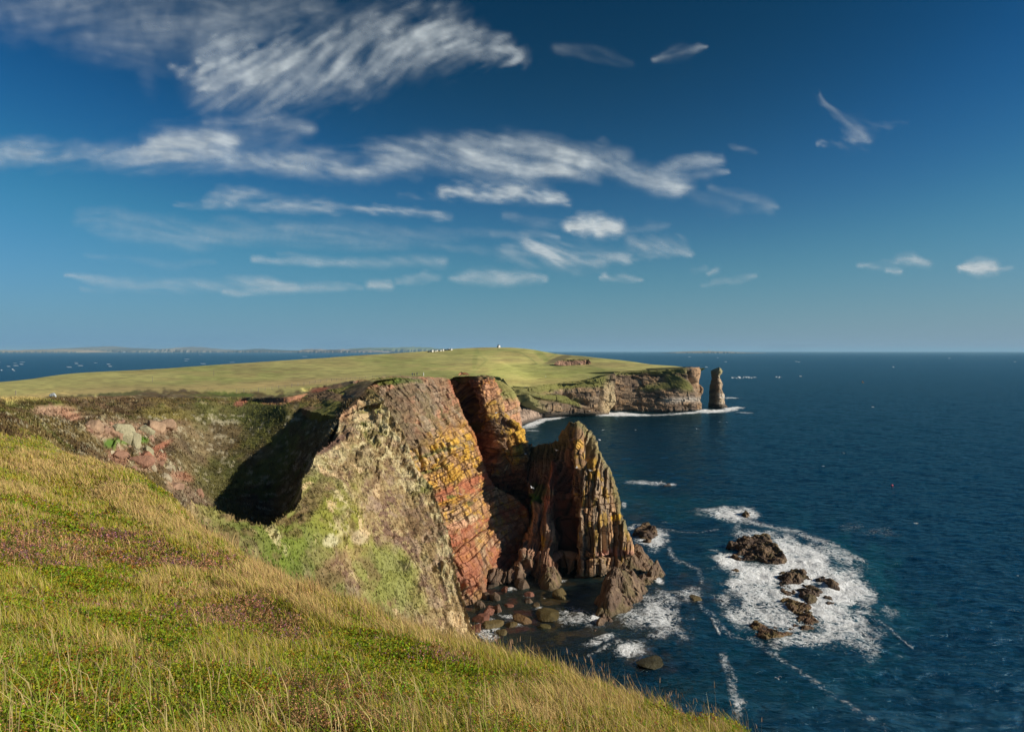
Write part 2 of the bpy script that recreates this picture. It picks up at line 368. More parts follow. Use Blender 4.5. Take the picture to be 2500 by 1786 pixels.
C = blobs(C, ppx, ppy, [(130,1003,46,13,0,(.33,.22,.15),.9),(170,1013,30,12,12,(.30,.17,.11),.9),(285,1040,14,10,0,(.29,.19,.125),.9),(250,1048,36,20,20,(.29,.19,.125),.8),(335,1052,22,16,10,(.30,.20,.13),.8),(395,1045,30,14,0,(.29,.19,.125),.7),
 (378,1100,50,9,-33,(.30,.13,.08),.85),(365,1128,30,20,-20,(.29,.19,.125),.9),(290,1115,28,26,10,(.27,.15,.10),.8),(425,1175,22,18,60,(.29,.19,.125),.9),(395,1115,14,14,0,(.28,.14,.09),.8),(447,1163,26,12,20,(.28,.14,.09),.7),
 (312,1072,30,12,0,(.08,.16,.02),.9),(270,1082,16,12,0,(.07,.14,.02),.9),(340,1074,24,10,0,(.08,.16,.02),.8),
 (586,984,16,7,-10,(.30,.13,.08),1),(690,978,45,8,-8,(.32,.15,.09),1),(735,967,30,6,-14,(.30,.14,.09),.9),(650,975,60,4,0,(.05,.035,.03),.9),(780,950,24,5,-6,(.28,.13,.08),.8),
 (1400,884,34,6,2,(.42,.2,.13),1),(1365,876,38,6,-20,(.13,.11,.05),.9),(1405,872,45,4,3,(.15,.13,.05),.7),(1150,905,8,26,12,(.2,.24,.05),.0),
 (1320,865,8,22,-50,(.17,.22,.05),.5),(1160,877,6,30,8,(.18,.22,.05),.35),(1340,915,70,10,0,(.2,.24,.05),.5),(1440,905,60,8,0,(.2,.24,.05),.5)], nz2*.6+nz*.4)
C = lerp(C, (.15, .19, .05), .55*np.exp(-(dpoly(ppx, ppy, [(1165,848),(1170,866),(1190,878),(1160,905),(1150,918)])/2.5)**2)*(.6+.5*nz)+0*nz)
C = lerp(C, (.15, .19, .05), .55*np.exp(-(dpoly(ppx, ppy, [(1215,852),(1270,860),(1300,878),(1310,888)])/1.8)**2)); C = lerp(C, (.13, .15, .05), .6*np.exp(-(dpoly(ppx, ppy, [(1300,888),(1340,891),(1370,893)])/1.5)**2)); C = lerp(C, (.16, .21, .05), .5*np.exp(-(dpoly(ppx, ppy, [(1330,880),(1350,868),(1365,860)])/3)**2)); C = lerp(C, (.15, .2, .05), .5*np.exp(-(dpoly(ppx, ppy, [(1440,893),(1470,902),(1480,910)])/2)**2))
# steep turf above the far cliffs
C = lerp(C, (.12, .125, .04), .8*ss(930, 950, ppy)*ss(500, 540, Yl)*(.5+.5*ss(-.2, .2, nz)))
C = lerp(C, (.22, .19, .06), .5*ss(918, 930, ppy)*ss(500, 540, Yl)*ss(945, 930, ppy))
C = C*(1+.40*fbm(p3(ppx*.05, ppy*.6), 1, 4, 81)*ss(180, 260, Yl))[..., None]; C = np.clip(C*1.22, 0, .8)
keep = inpoly(PXg, Yl, LEDGE)
q = gridq(NV, NU); k4 = keep[:-1, :-1] | keep[1:, 1:]
Fq = q[k4]
# turf lip: drop the sheet below the edge cells
used, inv = np.unique(Fq, return_inverse=True)
land = mesh_np('ground', Pl.reshape(-1, 3)[used], inv.reshape(Fq.shape), C.reshape(-1, 3)[used], M_LAND)
tag(land, kind='structure')
LAND = dict(P=Pl, C=C, px=ppx, py=ppy)
def land_at(px, py, Ymin=0):
    """first place where the sight line through (px,py) meets the land"""
    j = int(np.clip(np.searchsorted(us, (px-CX)/F), 0, NU-1))
    y = ppy[:, j]; Yc = Pl[:, j, 1]
    for i in range(len(y)-1):
        if Yc[i] > Ymin and (y[i]-py)*(y[i+1]-py) <= 0:
            t = (y[i]-py)/(y[i]-y[i+1]+1e-9); Y = Yc[i]+(Yc[i+1]-Yc[i])*t
            return np.array([(px-CX)/F*Y, Y, Pl[i, j, 2]+(Pl[i+1, j, 2]-Pl[i, j, 2])*t])
    i = int(np.argmin(np.abs(y-py)+(Yc < Ymin)*1e6)); return Pl[i, j].copy()
# quarry scar: a small cut cliff with a dark cleft, part of the hill
# ================================================================ FOREGROUND HILLSIDE
FC = [(-900,1786,3.2),(-900,1300,12),(-900,1080,50),(-900,1040,120),
(0,1786,4.2),(0,1600,7),(0,1400,13),(0,1200,30),(0,1100,50),(0,1040,76),(0,1021,92),(0,1026,120),
(99,1400,14),(99,1150,42),(99,1042,80),(99,1052,105),(247,1200,38),(247,1119,62),(247,1140,85),
(300,1600,8),(300,1300,26),(341,1152,57),(341,1180,78),(385,1182,52),(385,1220,72),(440,1222,46),(440,1270,66),
(500,1300,37),(500,1390,55),(578,1344,33),(578,1440,50),(600,1600,9.5),(600,1500,15),(650,1383,29),(650,1490,45),(741,1434,25),(741,1560,40),(853,1465,22.5),(853,1600,36),
(931,1500,21),(931,1640,33),(1017,1534,19.5),(1017,1690,31),(1103,1560,18.5),(1103,1730,30),(1181,1587,17.5),(1181,1780,28),(900,1786,5.2),(900,1640,9.5),(1250,1786,6.2),(1200,1680,10),
(1296,1611,16.5),(1296,1830,27),(1428,1646,15.4),(1428,1900,25),(1450,1786,8),(1538,1684,14.5),(1538,1980,24),(1648,1716,13.6),(1648,2080,23),(1700,1786,10.5),(1736,1748,13),(1736,2180,22),(1824,1783,12.4),(1824,2300,21),(1846,1815,9.2),(1900,1870,8.4),(2000,1960,7.4),(2140,2080,6.5),(1900,2600,20),(2300,2100,9),
(900,2600,2.2),(0,2600,1.8),(1500,2600,3.0),(1900,2700,4.5),(-900,2600,1.5),(2300,2300,9),(2300,3400,15)]
FCa = np.array(FC, float); FCa[:, 1] += np.where((FCa[:, 2] > 11.5) & (FCa[:, 0] > 480) & (FCa[:, 1] < 1900), np.interp(FCa[:, 0], [480, 850, 1181, 1900], [10, 34, 48, 58]), 0); FCa[:, 1] += np.where((FCa[:, 2] > 35) & (FCa[:, 0] < 460), np.interp(FCa[:, 0], [-900, 0, 60, 120, 350, 460], [0, 6, 20, 30, 28, 10]), 0); PFC = WA(FCa[:, 0], FCa[:, 1], FCa[:, 2])
TF = TPS(uv_(FCa[:, 0], FCa[:, 2]), PFC[:, 2], 3e-4)
NU2, NV2 = 620, 560
us2 = np.linspace((-700-CX)/F, (2400-CX)/F, NU2); vs2 = np.linspace(math.log(1.2), math.log(112), NV2)
U2, V2 = np.meshgrid(us2, vs2); Yf = np.exp(V2)
Zf = TF(np.stack([U2*2.2, V2], -1))
Pf = np.stack([U2*Yf, Yf, Zf], -1)
sil = np.interp(U2*F+CX, [-700,0,99,247,341,440,500,578,650,741,853,931,1017,1103,1181,1296,1428,1538,1648,1736,1824,2400], [100,92,80,62,57,46,37,33,29,25,22.5,21,19.5,18.5,17.5,16.5,15.4,14.5,13.6,13,12.4,9])
# below the brow the ground falls as a steep cliff to the sea (right of the hollow)
over = np.clip((Yf/sil-1.28), 0, None)
Zf = Zf-over*55*ss(430, 620, U2*F+CX)
Zf = Zf-over*12*ss(620, 300, U2*F+CX)
amp = np.clip(Yf/14, .25, 1.6)
Pf[..., 2] = Zf
Zf = Zf+.15*amp*fbm(Pf*[1, 1, 0], .5, 3, 41)+.09*amp*fbm(Pf*[1, 1, 0], 1.5, 3, 42)
Zf = np.maximum(Zf, -4)
Pf[..., 2] = Zf
fpx, fpy = proj(Pf)
n1 = fbm(Pf*[1, 1, 0], .35, 4, 43); n2 = fbm(Pf*[1, 1, 0], 1.3, 4, 44)
# vegetation zones (0..1 weights) kept for the plants as well
Zgreen = ss(-.1, .3, n1+.5*n2)
def zone(px, py, lst, nzz):
    r = np.zeros(px.shape)
    for (cx, cy, rx, ry, an, st) in lst:
        a = math.radians(an); dx = px-cx; dy = py-cy
        d = np.sqrt(((dx*math.cos(a)+dy*math.sin(a))/rx)**2+((-dx*math.sin(a)+dy*math.cos(a))/ry)**2)+nzz*.6
        r = np.maximum(r, st*ss(1.35, .65, d))
    return r
ZBERRY = [(240,1420,130,35,5,.9),(300,1540,90,30,8,1),(420,1570,80,40,10,.9),(960,1600,130,50,22,1),(900,1545,70,25,20,.8),(120,1660,160,80,0,.8),(300,1760,260,60,0,.95),(500,1680,140,50,0,.7),(760,1640,80,40,0,.6),(100,1245,60,14,0,.8),(200,1270,50,12,0,.6),(40,1230,60,14,0,.7),(640,1490,60,30,20,.6),(380,1200,30,12,40,.8),(720,1740,100,40,0,.5),(1480,1745,30,14,20,.5),(1130,1660,100,40,20,.45)]
ZHEATH = [(820,1690,110,40,10,.9),(640,1760,90,30,0,.7),(430,1500,60,20,10,.6),(200,1330,230,35,3,.9),(350,1360,120,30,6,.8),(520,1390,130,22,10,.8),(110,1360,120,40,0,.7),(600,1520,120,42,8,1),(690,1530,60,30,10,1),(740,1720,140,40,-5,.9),(780,1775,140,30,0,1),(30,1350,60,30,0,.9),(500,1345,60,14,25,.6),(660,1390,40,15,20,.4),(1060,1600,80,18,20,.4)]
ZDRY = [(150,1150,170,35,5,1),(350,1240,150,35,25,.9),(440,1300,120,30,25,.7),(520,1320,120,22,30,1),(700,1440,160,30,22,1),(880,1530,160,30,18,1),(1100,1590,200,40,16,.75),(420,1440,200,30,5,.7),(200,1470,200,30,0,.5),(1400,1680,240,60,16,.5),(1250,1760,140,40,0,.6),(60,1200,90,18,0,.8)]
zb, zh, zd = zone(fpx, fpy, ZBERRY, n1), zone(fpx, fpy, ZHEATH, n2), zone(fpx, fpy, ZDRY, n1)*.78
CF = np.ones(Pf.shape)*np.array([.14, .15, .04])
CF = lerp(CF, (.22, .17, .07), ss(-.1, .3, n1)); CF = lerp(CF, (.23, .17, .07), .8*zd); CF = lerp(CF, (.075, .10, .02), .9*zb); CF = lerp(CF, (.14, .075, .05), .7*zh)
far = ss(45, 60, Yf)
CF = blobs(CF, fpx, fpy, [(150,1090,60,18,10,(.12,.16,.03),.8),(60,1060,90,20,5,(.15,.12,.06),.8),(145,1110,30,16,0,(.34,.30,.22),.8),(200,1120,34,12,0,(.40,.2,.13),.9),(330,1180,60,22,42,(.11,.2,.03),1),(370,1225,60,16,42,(.12,.2,.03),.9),(250,1145,40,14,30,(.2,.14,.1),.7),(120,1070,40,12,10,(.14,.17,.03),.7)], n2)
cliffy = ss(1.3, 1.5, Yf/sil)*ss(430, 620, fpx)
CF = lerp(CF, RED*.9, cliffy*.8)
fore = mesh_np('foreground_slope', Pf.reshape(-1, 3), gridq(NV2, NU2).reshape(-1, 4), CF.reshape(-1, 3), M_LAND)
tag(fore, kind='structure')
# ================================================================ NEAR GRASSY PROMONTORY (the pale lichen-covered face)
FIN = [(517,1240),(545,1262),(572,1273),(610,1284),(649,1287),(690,1262),(722,1236),(737,1207),(738,1170),(758,1145),(766,1118),(772,1105),(800,1085),(822,1066),(826,1040),(830,1012),(848,1000),(872,984),(905,966),(931,967),(948,993),(987,1057),(1013,1139),(1060,1192),(1078,1257),(1103,1321),(1118,1410),(1147,1502),(1166,1575),(1190,1680),(1215,1800),(1180,1900),(900,2000),(640,1960),(480,1840),(380,1650),(360,1400),(400,1270),(470,1225)]
FCT = [(517,1240,95),(572,1273,96),(649,1287,101),(700,1250,111),(737,1207,119),(762,1141,129),(772,1108,136),(825,1062,150),(830,1009,162),(872,984,168),(931,967,168),(948,993,166),(987,1059,159),(1013,1141,153),(1060,1193,148),(1078,1258,144),(1103,1322,140),(1116,1409,134),(1147,1503,130),(1164,1572,127),(1190,1680,122),
(900,1200,137),(950,1300,134),(850,1300,122),(760,1260,114),(800,1150,133),(900,1100,150),(1000,1400,130),(900,1400,122),(800,1350,113),(1050,1500,127),(950,1500,121),(850,1450,112),(750,1400,104),(650,1330,97),(600,1380,88),(700,1480,95),(850,1600,104),(1000,1640,112),(480,1300,82),(480,1250,88),(430,1250,80),(880,1050,157),(1215,1800,118),(1000,1850,108),(700,1850,92),(500,1650,82),(380,1400,72),(900,2000,100),(640,1960,88),(640,1650,89),(380,1650,72)]
def fin_d(P, N, PX, PY):
    d = 1.6*fbm(P, .05, 3, 101)+.9*fbm(P*[1, 1, .5], .18, 4, 102)+.35*fbm(P, .8, 3, 103)
    h, hb, g = blocks(P, (.35, .2, 1), (1, .3, -.3), 1.6, 2.2, 104, .8, .25)
    rk = ss(.05, .4, fbm(P*[1, 1, .6], .16, 4, 105)+.55*ss(1250, 1050, PY)*ss(780, 840, PX)-.15+.25*ss(-60, -10, PX-np.interp(PY, [967,1057,1192,1321,1410,1575], [931,987,1060,1103,1118,1166])))
    pit = ss(.15, .5, fbm(P*[1, 1, .45], .55, 3, 106))
    gul = fbm(P*[.35, .35, .06]+p3(PX*.02, 0*PX), 1, 4, 107); gul2 = 1-2*np.abs(fbm(np.stack([P[..., 0]*.30+P[..., 1]*.22, P[..., 2]*.05, 0*P[..., 0]], -1), 1, 4, 108)); return d+.5*(gul2-.6)+rk*((h-.5)*1.3-g*.3+.6)-.45*pit, (rk, h, pit)
def fin_c(P, N, PX, PY, d, info):
    rk, h, pit = info; n = fbm(P, .12, 4, 110); nb = fbm(P*[1.2, 1, .6], .4, 4, 111); nc = fbm(P, 1.2, 3, 112)
    C = np.ones(P.shape)*np.array([.235, .18, .10])
    C = lerp(C, (.15, .10, .075), ss(-.05, .25, nb)); C = lerp(C, (.30, .25, .14), ss(.05, .3, nc)); C = lerp(C, (.27, .21, .17), .6*ss(.1, .3, fbm(P, .3, 3, 113)))
    gz = [(640,1330,140,55,30,GRN*.8,.95),(600,1400,110,60,35,GRN*.75,.9),(760,1290,70,90,35,GRN*.85,.95),(800,1240,60,55,30,(.19,.2,.035),.9),(770,1175,40,40,0,GRN*.85,.9),(915,1040,24,38,-5,GRN*.9,1),(950,1400,60,80,-20,(.14,.19,.035),.9),(700,1380,80,60,40,GRN*.8,.85),(850,1300,50,45,30,(.2,.21,.04),.8),(800,1440,80,40,20,GRN*.75,.8),(1035,1180,16,26,60,GRN,.7),(560,1300,60,40,10,GRN*.9,.6),(700,1300,60,50,30,(.14,.19,.03),.8)]
    C = blobs(C, PX, PY, [(a_, b_, c_, d_, e_, f_, g_*.75) for a_, b_, c_, d_, e_, f_, g_ in gz], n*.9+nb*1.3, .7)
    gm = ss(.12, .4, fbm(P, .09, 4, 114)+.2*nb)*ss(1000, 800, PX); C = lerp(C, (.15, .165, .04), .6*gm)
    C = lerp(C, LICH*.9, rk*(.8*ss(-.1, .3, nb+.45*nc))); lz = zone(PX, PY, [(870,1060,60,70,10,1),(930,1010,40,60,-20,.9),(800,1120,50,40,0,.9),(985,1130,26,110,-18,.9),(1085,1330,18,140,-10,.9),(830,1290,40,30,0,.7),(1140,1520,14,60,-10,1)], nb+.5*n); C = lerp(C, LICH*.85, .75*lz*ss(-.12, .12, nb+.6*nc)); C = lerp(C, (.13, .08, .05), .55*ss(.1, .35, fbm(P, .25, 4, 118))); C = lerp(C, CREAM*.95, .7*ss(.36, .5, fbm(P, .22, 4, 116)+.12*nc))
    C = C*np.array([1.28, 1.2, 1.08])
    C = blobs(C, PX, PY, [(840,1002,60,14,-20,PINK*.9,.5),(810,1320,18,14,0,LICH,.8),(880,1310,20,14,0,CREAM,.7),(860,1350,24,14,20,PINK,.15),(880,965,60,14,-10,(.17,.125,.05),1),(800,1090,45,10,-30,(.14,.08,.06),.9),(760,1220,20,60,30,(.16,.10,.06),.6),(700,1268,50,8,-28,(.16,.10,.05),.8),(590,1280,60,6,12,(.22,.15,.07),.8)], nb)
    return C
fin = relief('rocky_promontory', FIN, FCT, 1.7, (-13, 9, -24), fin_d, fin_c, M_LAND, rag=5, seed=100, fade=6)
tag(fin, kind='structure')
# moor spur above it running to the knoll
KN = [(700,975),(735,962),(780,945),(815,938),(838,932),(856,926),(872,929),(890,939),(912,952),(934,972),(930,984),(900,990),(870,1000),(850,1012),(828,1020),(790,1012),(740,1000)]
KNC = [(700,975,188),(780,945,196),(838,934,200),(858,927,204),(872,930,200),(905,950,184),(934,972,170),(900,985,168),(850,1008,164),(828,1015,163),(790,1005,170),(740,990,178),(820,975,178),(860,960,184)]
def kn_d(P, N, PX, PY):
    d = .6*fbm(P, .1, 3, 121)+.5*fbm(P, .4, 3, 122)
    return d-.9*ss(.1, .2, fbm(P, .16, 3, 123))*ss(985, 960, PY), None
def kn_c(P, N, PX, PY, d, i):
    n = fbm(P, .2, 4, 124); C = np.ones(P.shape)*np.array([.15, .10, .055]); C = lerp(C, (.14, .14, .035), ss(0, .3, n)); C = lerp(C, (.24, .19, .07), .9*ss(-10, 2, (PX-868)-(PY-932)*1.15+8*n)*ss(925, 935, PY))
    return blobs(C, PX, PY, [(850,934,18,7,-30,(.05,.045,.03),.8),(775,950,26,5,-6,RED*1.2,.7)], n)  # first blob paints shade on the knoll's left flank, beside its lit grass
kn = relief('moor_spur', KN, KNC, 1.5, (-6, 6, -14), kn_d, kn_c, M_LAND, rag=3, seed=120)
tag(kn, kind='structure')

# ================================================================ RED AND YELLOW SANDSTONE CLIFFS
BED = np.array([-.10, -.03, 1.0]); JT = np.array([.72, .69, .12])
def strata(P, seed, big=1.5, med=.7, sml=.3, bed=BED, jt=JT, bh=(6.5, 2.3, .8), jw=(7, 3.0, 1.2), soft=None, rmin=0):
    Pw_ = P+np.stack([fbm(P, .22, 3, seed+90), fbm(P, .22, 3, seed+91), .55*fbm(P, .25, 3, seed+92)], -1)*.5
    h1, b1, g1 = blocks(Pw_, bed, jt, bh[0], jw[0], seed, .5, .35)
    h2, b2, g2 = blocks(Pw_, bed, jt, bh[1], jw[1], seed+1, .6, .2)
    h3, b3, g3 = blocks(Pw_, bed, jt, bh[2], jw[2]*1.3, seed+2, .6, .1)
    k = 1 if soft is None else 1-.75*soft
    rough = ss(-.15, .3, fbm(P, .11, 3, seed+93)); rough = np.maximum(rough, rmin)            # patches where the joints are open, patches where the face is sheer
    g2 = g2*(.25+.75*rough); g3 = g3*(.15+.85*rough)
    d = big*((h1-.5)*.7+(b1-.5)*.8)+k*med*(.4+.8*rough)*((h2-.5)+(b2-.5)*.7)+k*sml*(.3+rough)*(h3-.5)-k*(g1*.5+g2*.35+g3*.14)+.3*fbm(P, .5, 4, seed+3)+.22*fbm(P, 1.6, 3, seed+4)
    return d, (h1, h2, h3, b1, b2, g1, g2, g3)
def rockcol(P, info, seed, base=TANR, yel=.6):
    h1, h2, h3, b1, b2, g1, g2, g3 = info
    C = np.ones(P.shape)*base
    C = lerp(C, PINK*.9, .45*ss(.5, .9, h2)); C = lerp(C, GREYR*.9, .6*ss(.55, .95, b2)); C = C*(.8+.4*h3)[..., None]
    C = C*(.85+.45*fbm(P, .8, 4, seed+9)+.15)[..., None]; C = lerp(C, (.30, .19, .11), .6*ss(.0, .3, fbm(P, .28, 4, seed+10)))
    C = lerp(C, YEL*.95, yel*ss(.1, .3, fbm(P, .7, 4, seed+8)+.25*fbm(P, .12, 2, seed+11)+.25*(h2-.55)))
    C = lerp(C, BRN*.8, .85*np.maximum(g2*.9, g3*.8))
    return C
C1 = [(862,928),(900,924),(950,919),(992,918),(1040,919),(1096,922),(1101,932),(1109,957),(1120,974),(1128,1000),(1135,1018),(1148,1038),(1157,1053),(1168,1085),(1177,1109),(1186,1138),(1196,1165),(1210,1185),(1235,1200),(1262,1212),(1290,1240),(1300,1330),(1290,1400),(1240,1430),(1190,1400),(1192,1450),(1188,1485),(1160,1515),(1150,1540),(1060,1540),(860,1200)]
C1C = [(862,930,200),(935,925,203),(1000,921,208),(1096,926,217),(1109,957,216),(1135,1018,212),(1157,1053,209),(1177,1109,205),(1196,1165,200),(1210,1185,202),(950,1000,190),(1040,1000,198),(980,1100,180),(1080,1100,189),(1150,1140,197),(1100,1200,181),(1180,1230,192),(1060,1250,174),(1120,1300,175),(1170,1320,180),(1180,1400,172),(1230,1290,194),(1270,1290,199),(1240,1380,186),(1280,1390,190),(1260,1215,203),(1130,1400,165),(1080,1400,163),(1150,1470,161),(1186,1470,165),(1160,1510,159),(1100,1500,158),(862,1200,165),(900,1100,175)]
def c1_soft(PX, PY):
    w_ = p3(PX, PY); PY = PY+9*fbm(w_, .05, 4, 222)+5*fbm(w_, .2, 2, 223)
    yb = 1196-(PX-1060)*.36
    s1 = ss(-5, 6, PY-yb)*ss(52, 40, PY-yb)
    yb2 = 1300-(PX-1090)*.42
    s2 = ss(-5, 6, PY-yb2)*ss(42, 30, PY-yb2)
    s3 = ss(1175, 1190, PX)*ss(1190, 1215, PY)
    return np.maximum(np.maximum(s1, s2), .3*s3)
def c1_d(P, N, PX, PY):
    s = c1_soft(PX, PY); d, i = strata(P, 200, 1.2, 1.0, .6, soft=s*.6, bh=(6.5, 1.9, .75), jw=(7, 2.6, 1.1), rmin=.35)
    up = ss(1075, 1005, PY-(1090-PX)*.5+14*fbm(P, .1, 3, 207))
    d = d*(1-.4*up)-.9*s+s*.5*fbm(P*[.5, .5, 2.2], .7, 4, 208)+up*(.6*fbm(P*[1, 1, .35], .6, 4, 205)+.5*fbm(P, .2, 3, 206))
    red = s; 
    crev = np.exp(-(dpoly(PX, PY, [(1025,1085),(1030,1120),(1035,1140)])/3)**2)+np.exp(-(dpoly(PX, PY, [(1126,1420),(1130,1440)])/5)**2)
    return d-2.2*np.clip(crev, 0, 1), (i, s, up)
def c1_c(P, N, PX, PY, d, info):
    i, s, up = info
    yl = ss(1040, 1075, PY+(PX-1060)*.35)*ss(1210, 1180, PY+(PX-1060)*.36)
    C = rockcol(P, i, 210, TANR, .25+.6*yl[..., None][..., 0]) if False else rockcol(P, i, 210)
    h2 = i[1]
    C = lerp(C, YEL*.95, .75*yl*ss(.4, .75, h2+.5*fbm(P, .45, 4, 214)))
    veg = up*ss(-.15, .2, fbm(P*[1, 1, .5], .3, 4, 211))
    C = lerp(C, (.24, .165, .10), .85*up); C = lerp(C, (.15, .135, .055), .6*veg); C = lerp(C, PINK, .8*up*ss(.25, .4, fbm(P, .5, 3, 212))); C = lerp(C, GREYR*1.1, .6*up*ss(.05, .3, fbm(P*[1, 1, .3], .4, 3, 213)))
    C = lerp(C, RED*(1.05), .85*s*ss(-.5, .1, fbm(P, .5, 4, 218))); C = lerp(C, PINK*.8, .5*s*ss(.1, .35, fbm(P*[.4, .4, 2], .4, 3, 215)))
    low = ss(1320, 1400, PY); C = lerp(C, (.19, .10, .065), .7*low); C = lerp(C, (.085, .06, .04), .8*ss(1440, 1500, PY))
    n = fbm(P, .4, 3, 216)
    C = blobs(C, PX, PY, [(960,930,60,9,2,GRN,.95),(1070,1100,60,5,-15,(.1,.14,.04),.6),(1050,1145,40,4,-15,(.1,.14,.04),.7),(1105,1208,16,6,0,GRN*.8,.8),(1155,1225,10,6,0,GRN*.8,.7),(1060,1235,80,8,-18,YEL,.6),(1140,1270,30,10,-20,CREAM,.8),(1110,1285,50,10,-22,PINK*1.2,.8),(1030,965,70,40,0,(.2,.15,.1),.4),(1010,1070,40,30,20,(.14,.10,.06),.7),(960,1010,60,60,20,(.15,.115,.07),.6)], n)
    C = lerp(C*(.8+.4*i[2])[..., None], (.07, .04, .03), .6*np.maximum(i[6], .7*i[7]))
    C = lerp(C, RED*1.1, .45*ss(1215, 1100, PX)*0+.12*ss(-.1, .3, fbm(P, .16, 4, 219))+.5*ss(1290, 1330, PY)*ss(.2, -.1, fbm(P, .2, 3, 220))); C = lerp(C, RED*.95, .8*np.exp(-(dpoly(PX, PY, [(1098,930),(1120,974),(1157,1053),(1177,1109),(1200,1180)])/7)**2))
    return C
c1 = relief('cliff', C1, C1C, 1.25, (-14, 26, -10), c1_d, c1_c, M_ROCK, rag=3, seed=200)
tag(c1, kind='structure')
# recess and second buttress
C2 = [(1085,919),(1130,918),(1159,918),(1185,916),(1203,919),(1214,931),(1223,948),(1227,975),(1233,1003),(1246,1020),(1268,1035),(1283,1048),(1286,1076),(1297,1083),(1298,1096),(1292,1112),(1288,1137),(1292,1160),(1300,1200),(1312,1260),(1310,1330),(1180,1330),(1150,1080),(1100,950)]
C2C = [(1090,926,226),(1110,935,228),(1120,960,232),(1145,1000,236),(1165,1050,232),(1148,930,226),(1160,930,222),(1185,920,224),(1205,925,230),(1150,1030,230),(1172,1000,218),(1200,1000,218),(1170,960,220),(1215,960,227),(1230,1010,224),(1190,1060,216),(1230,1060,210),(1260,1045,214),(1280,1060,216),(1250,1100,207),(1280,1110,210),(1200,1130,211),(1265,1140,209),(1220,1170,211),(1180,1120,214),(1230,1210,213),(1200,1240,211),(1140,1060,226),(1160,1120,222),(1255,1200,216),(1290,1190,214),(1300,1250,213),(1300,1320,211),(1220,1320,212)]
def c2_d(P, N, PX, PY):
    s = np.maximum(ss(1055, 1070, PY+(PX-1180)*.3)*ss(1262, 1235, PX+.2*(PY-1100))*ss(1215, 1190, PX)*.6, ss(1150, 1165, PY+(PX-1220)*.2))
    d, i = strata(P, 240, 1.5, 1.5, .7, soft=s*.5, bh=(7, 3.0, 1.1), jw=(6, 2.6, 1.2), rmin=.8)
    rec = np.exp(-(dpoly(PX, PY, [(1128,935),(1140,975),(1150,1010),(1163,1040)])/11)**2)
    cav = np.exp(-(dpoly(PX, PY, [(1193,1101),(1197,1108)])/6)**2)+.7*np.exp(-(dpoly(PX, PY, [(1180,1000),(1182,1030)])/5)**2)+.7*np.exp(-(dpoly(PX, PY, [(1240,1070),(1246,1092)])/4)**2)+.8*np.exp(-(dpoly(PX, PY, [(1228,1120),(1250,1145)])/7)**2)
    d = d+.5*fbm(P*[.6, .6, 2], .9, 4, 247)+.35*fbm(P, 1.6, 3, 248)
    return d*.9-.6*s-7*rec-3*np.clip(cav, 0, 1), (i, s)
def c2_c(P, N, PX, PY, d, info):
    i, s = info; C = rockcol(P, i, 250); n = fbm(P, .3, 3, 251)
    C = lerp(C, RED*1.3, .35*ss(990, 930, PY)); C = lerp(C, RED*1.05, .9*s)
    C = lerp(C, (.12, .07, .04), .7*ss(.12, .3, fbm(P*[1, 1, 1.5], .9, 3, 252)))
    C = blobs(C, PX, PY, [(1262,1070,20,44,-8,YEL*.95,.85),(1264,1120,20,22,0,YEL*.8,.6),(1235,1005,10,20,-10,YEL*1.1,.9),(1195,1000,24,24,0,YEL*.85,.6),(1225,980,12,24,0,TANR,.7),(1195,960,26,22,0,PINK,.6),(1240,1115,10,20,0,YEL*.8,.6),(1205,1085,18,20,0,PINK,.7),(1165,1080,14,24,0,RED,.9),(1237,1085,10,16,0,(.16,.10,.07),.8),(1206,1196,14,6,0,GRN*.9,.9),(1225,1204,12,5,0,GRN*.9,.8),(1170,921,50,5,0,(.1,.10,.04),.9),(1120,923,40,5,0,GRN*.9,.9)], n)
    C = lerp(C, (.25, .13, .07), .55*ss(.45, .2, i[1])); return lerp(C*(.7+.55*i[2])[..., None], (.06, .035, .025), .85*np.maximum(i[6], .8*i[7]))
c2 = relief('cliff', C2, C2C, 1.25, (-10, 26, -8), c2_d, c2_c, M_ROCK, rag=4, seed=240, rnd=3)
tag(c2, kind='structure')
# grassy shoulder behind the buttress
C3 = [(1200,922),(1222,928),(1240,938),(1256,952),(1266,974),(1272,990),(1271,1010),(1273,1030),(1280,1060),(1210,1060)]
C3C = [(1200,945,262),(1240,951,262),(1266,974,262),(1272,1010,262),(1240,1000,252),(1280,1060,255),(1210,1060,250)]
def c3_d(P, N, PX, PY): return strata(P, 270, 1.0, .6, .3)
def c3_c(P, N, PX, PY, d, i):
    C = rockcol(P, i, 271, PINK, .2); n = fbm(P, .3, 3, 272)
    return lerp(C, (.2, .2, .06), .9*ss(985, 965, PY+8*n))
c3 = relief('cliff', C3, C3C, 1.4, (-8, 25, -8), c3_d, c3_c, M_ROCK, rag=3, seed=270, rnd=4, rndw=10)
tag(c3, kind='structure')
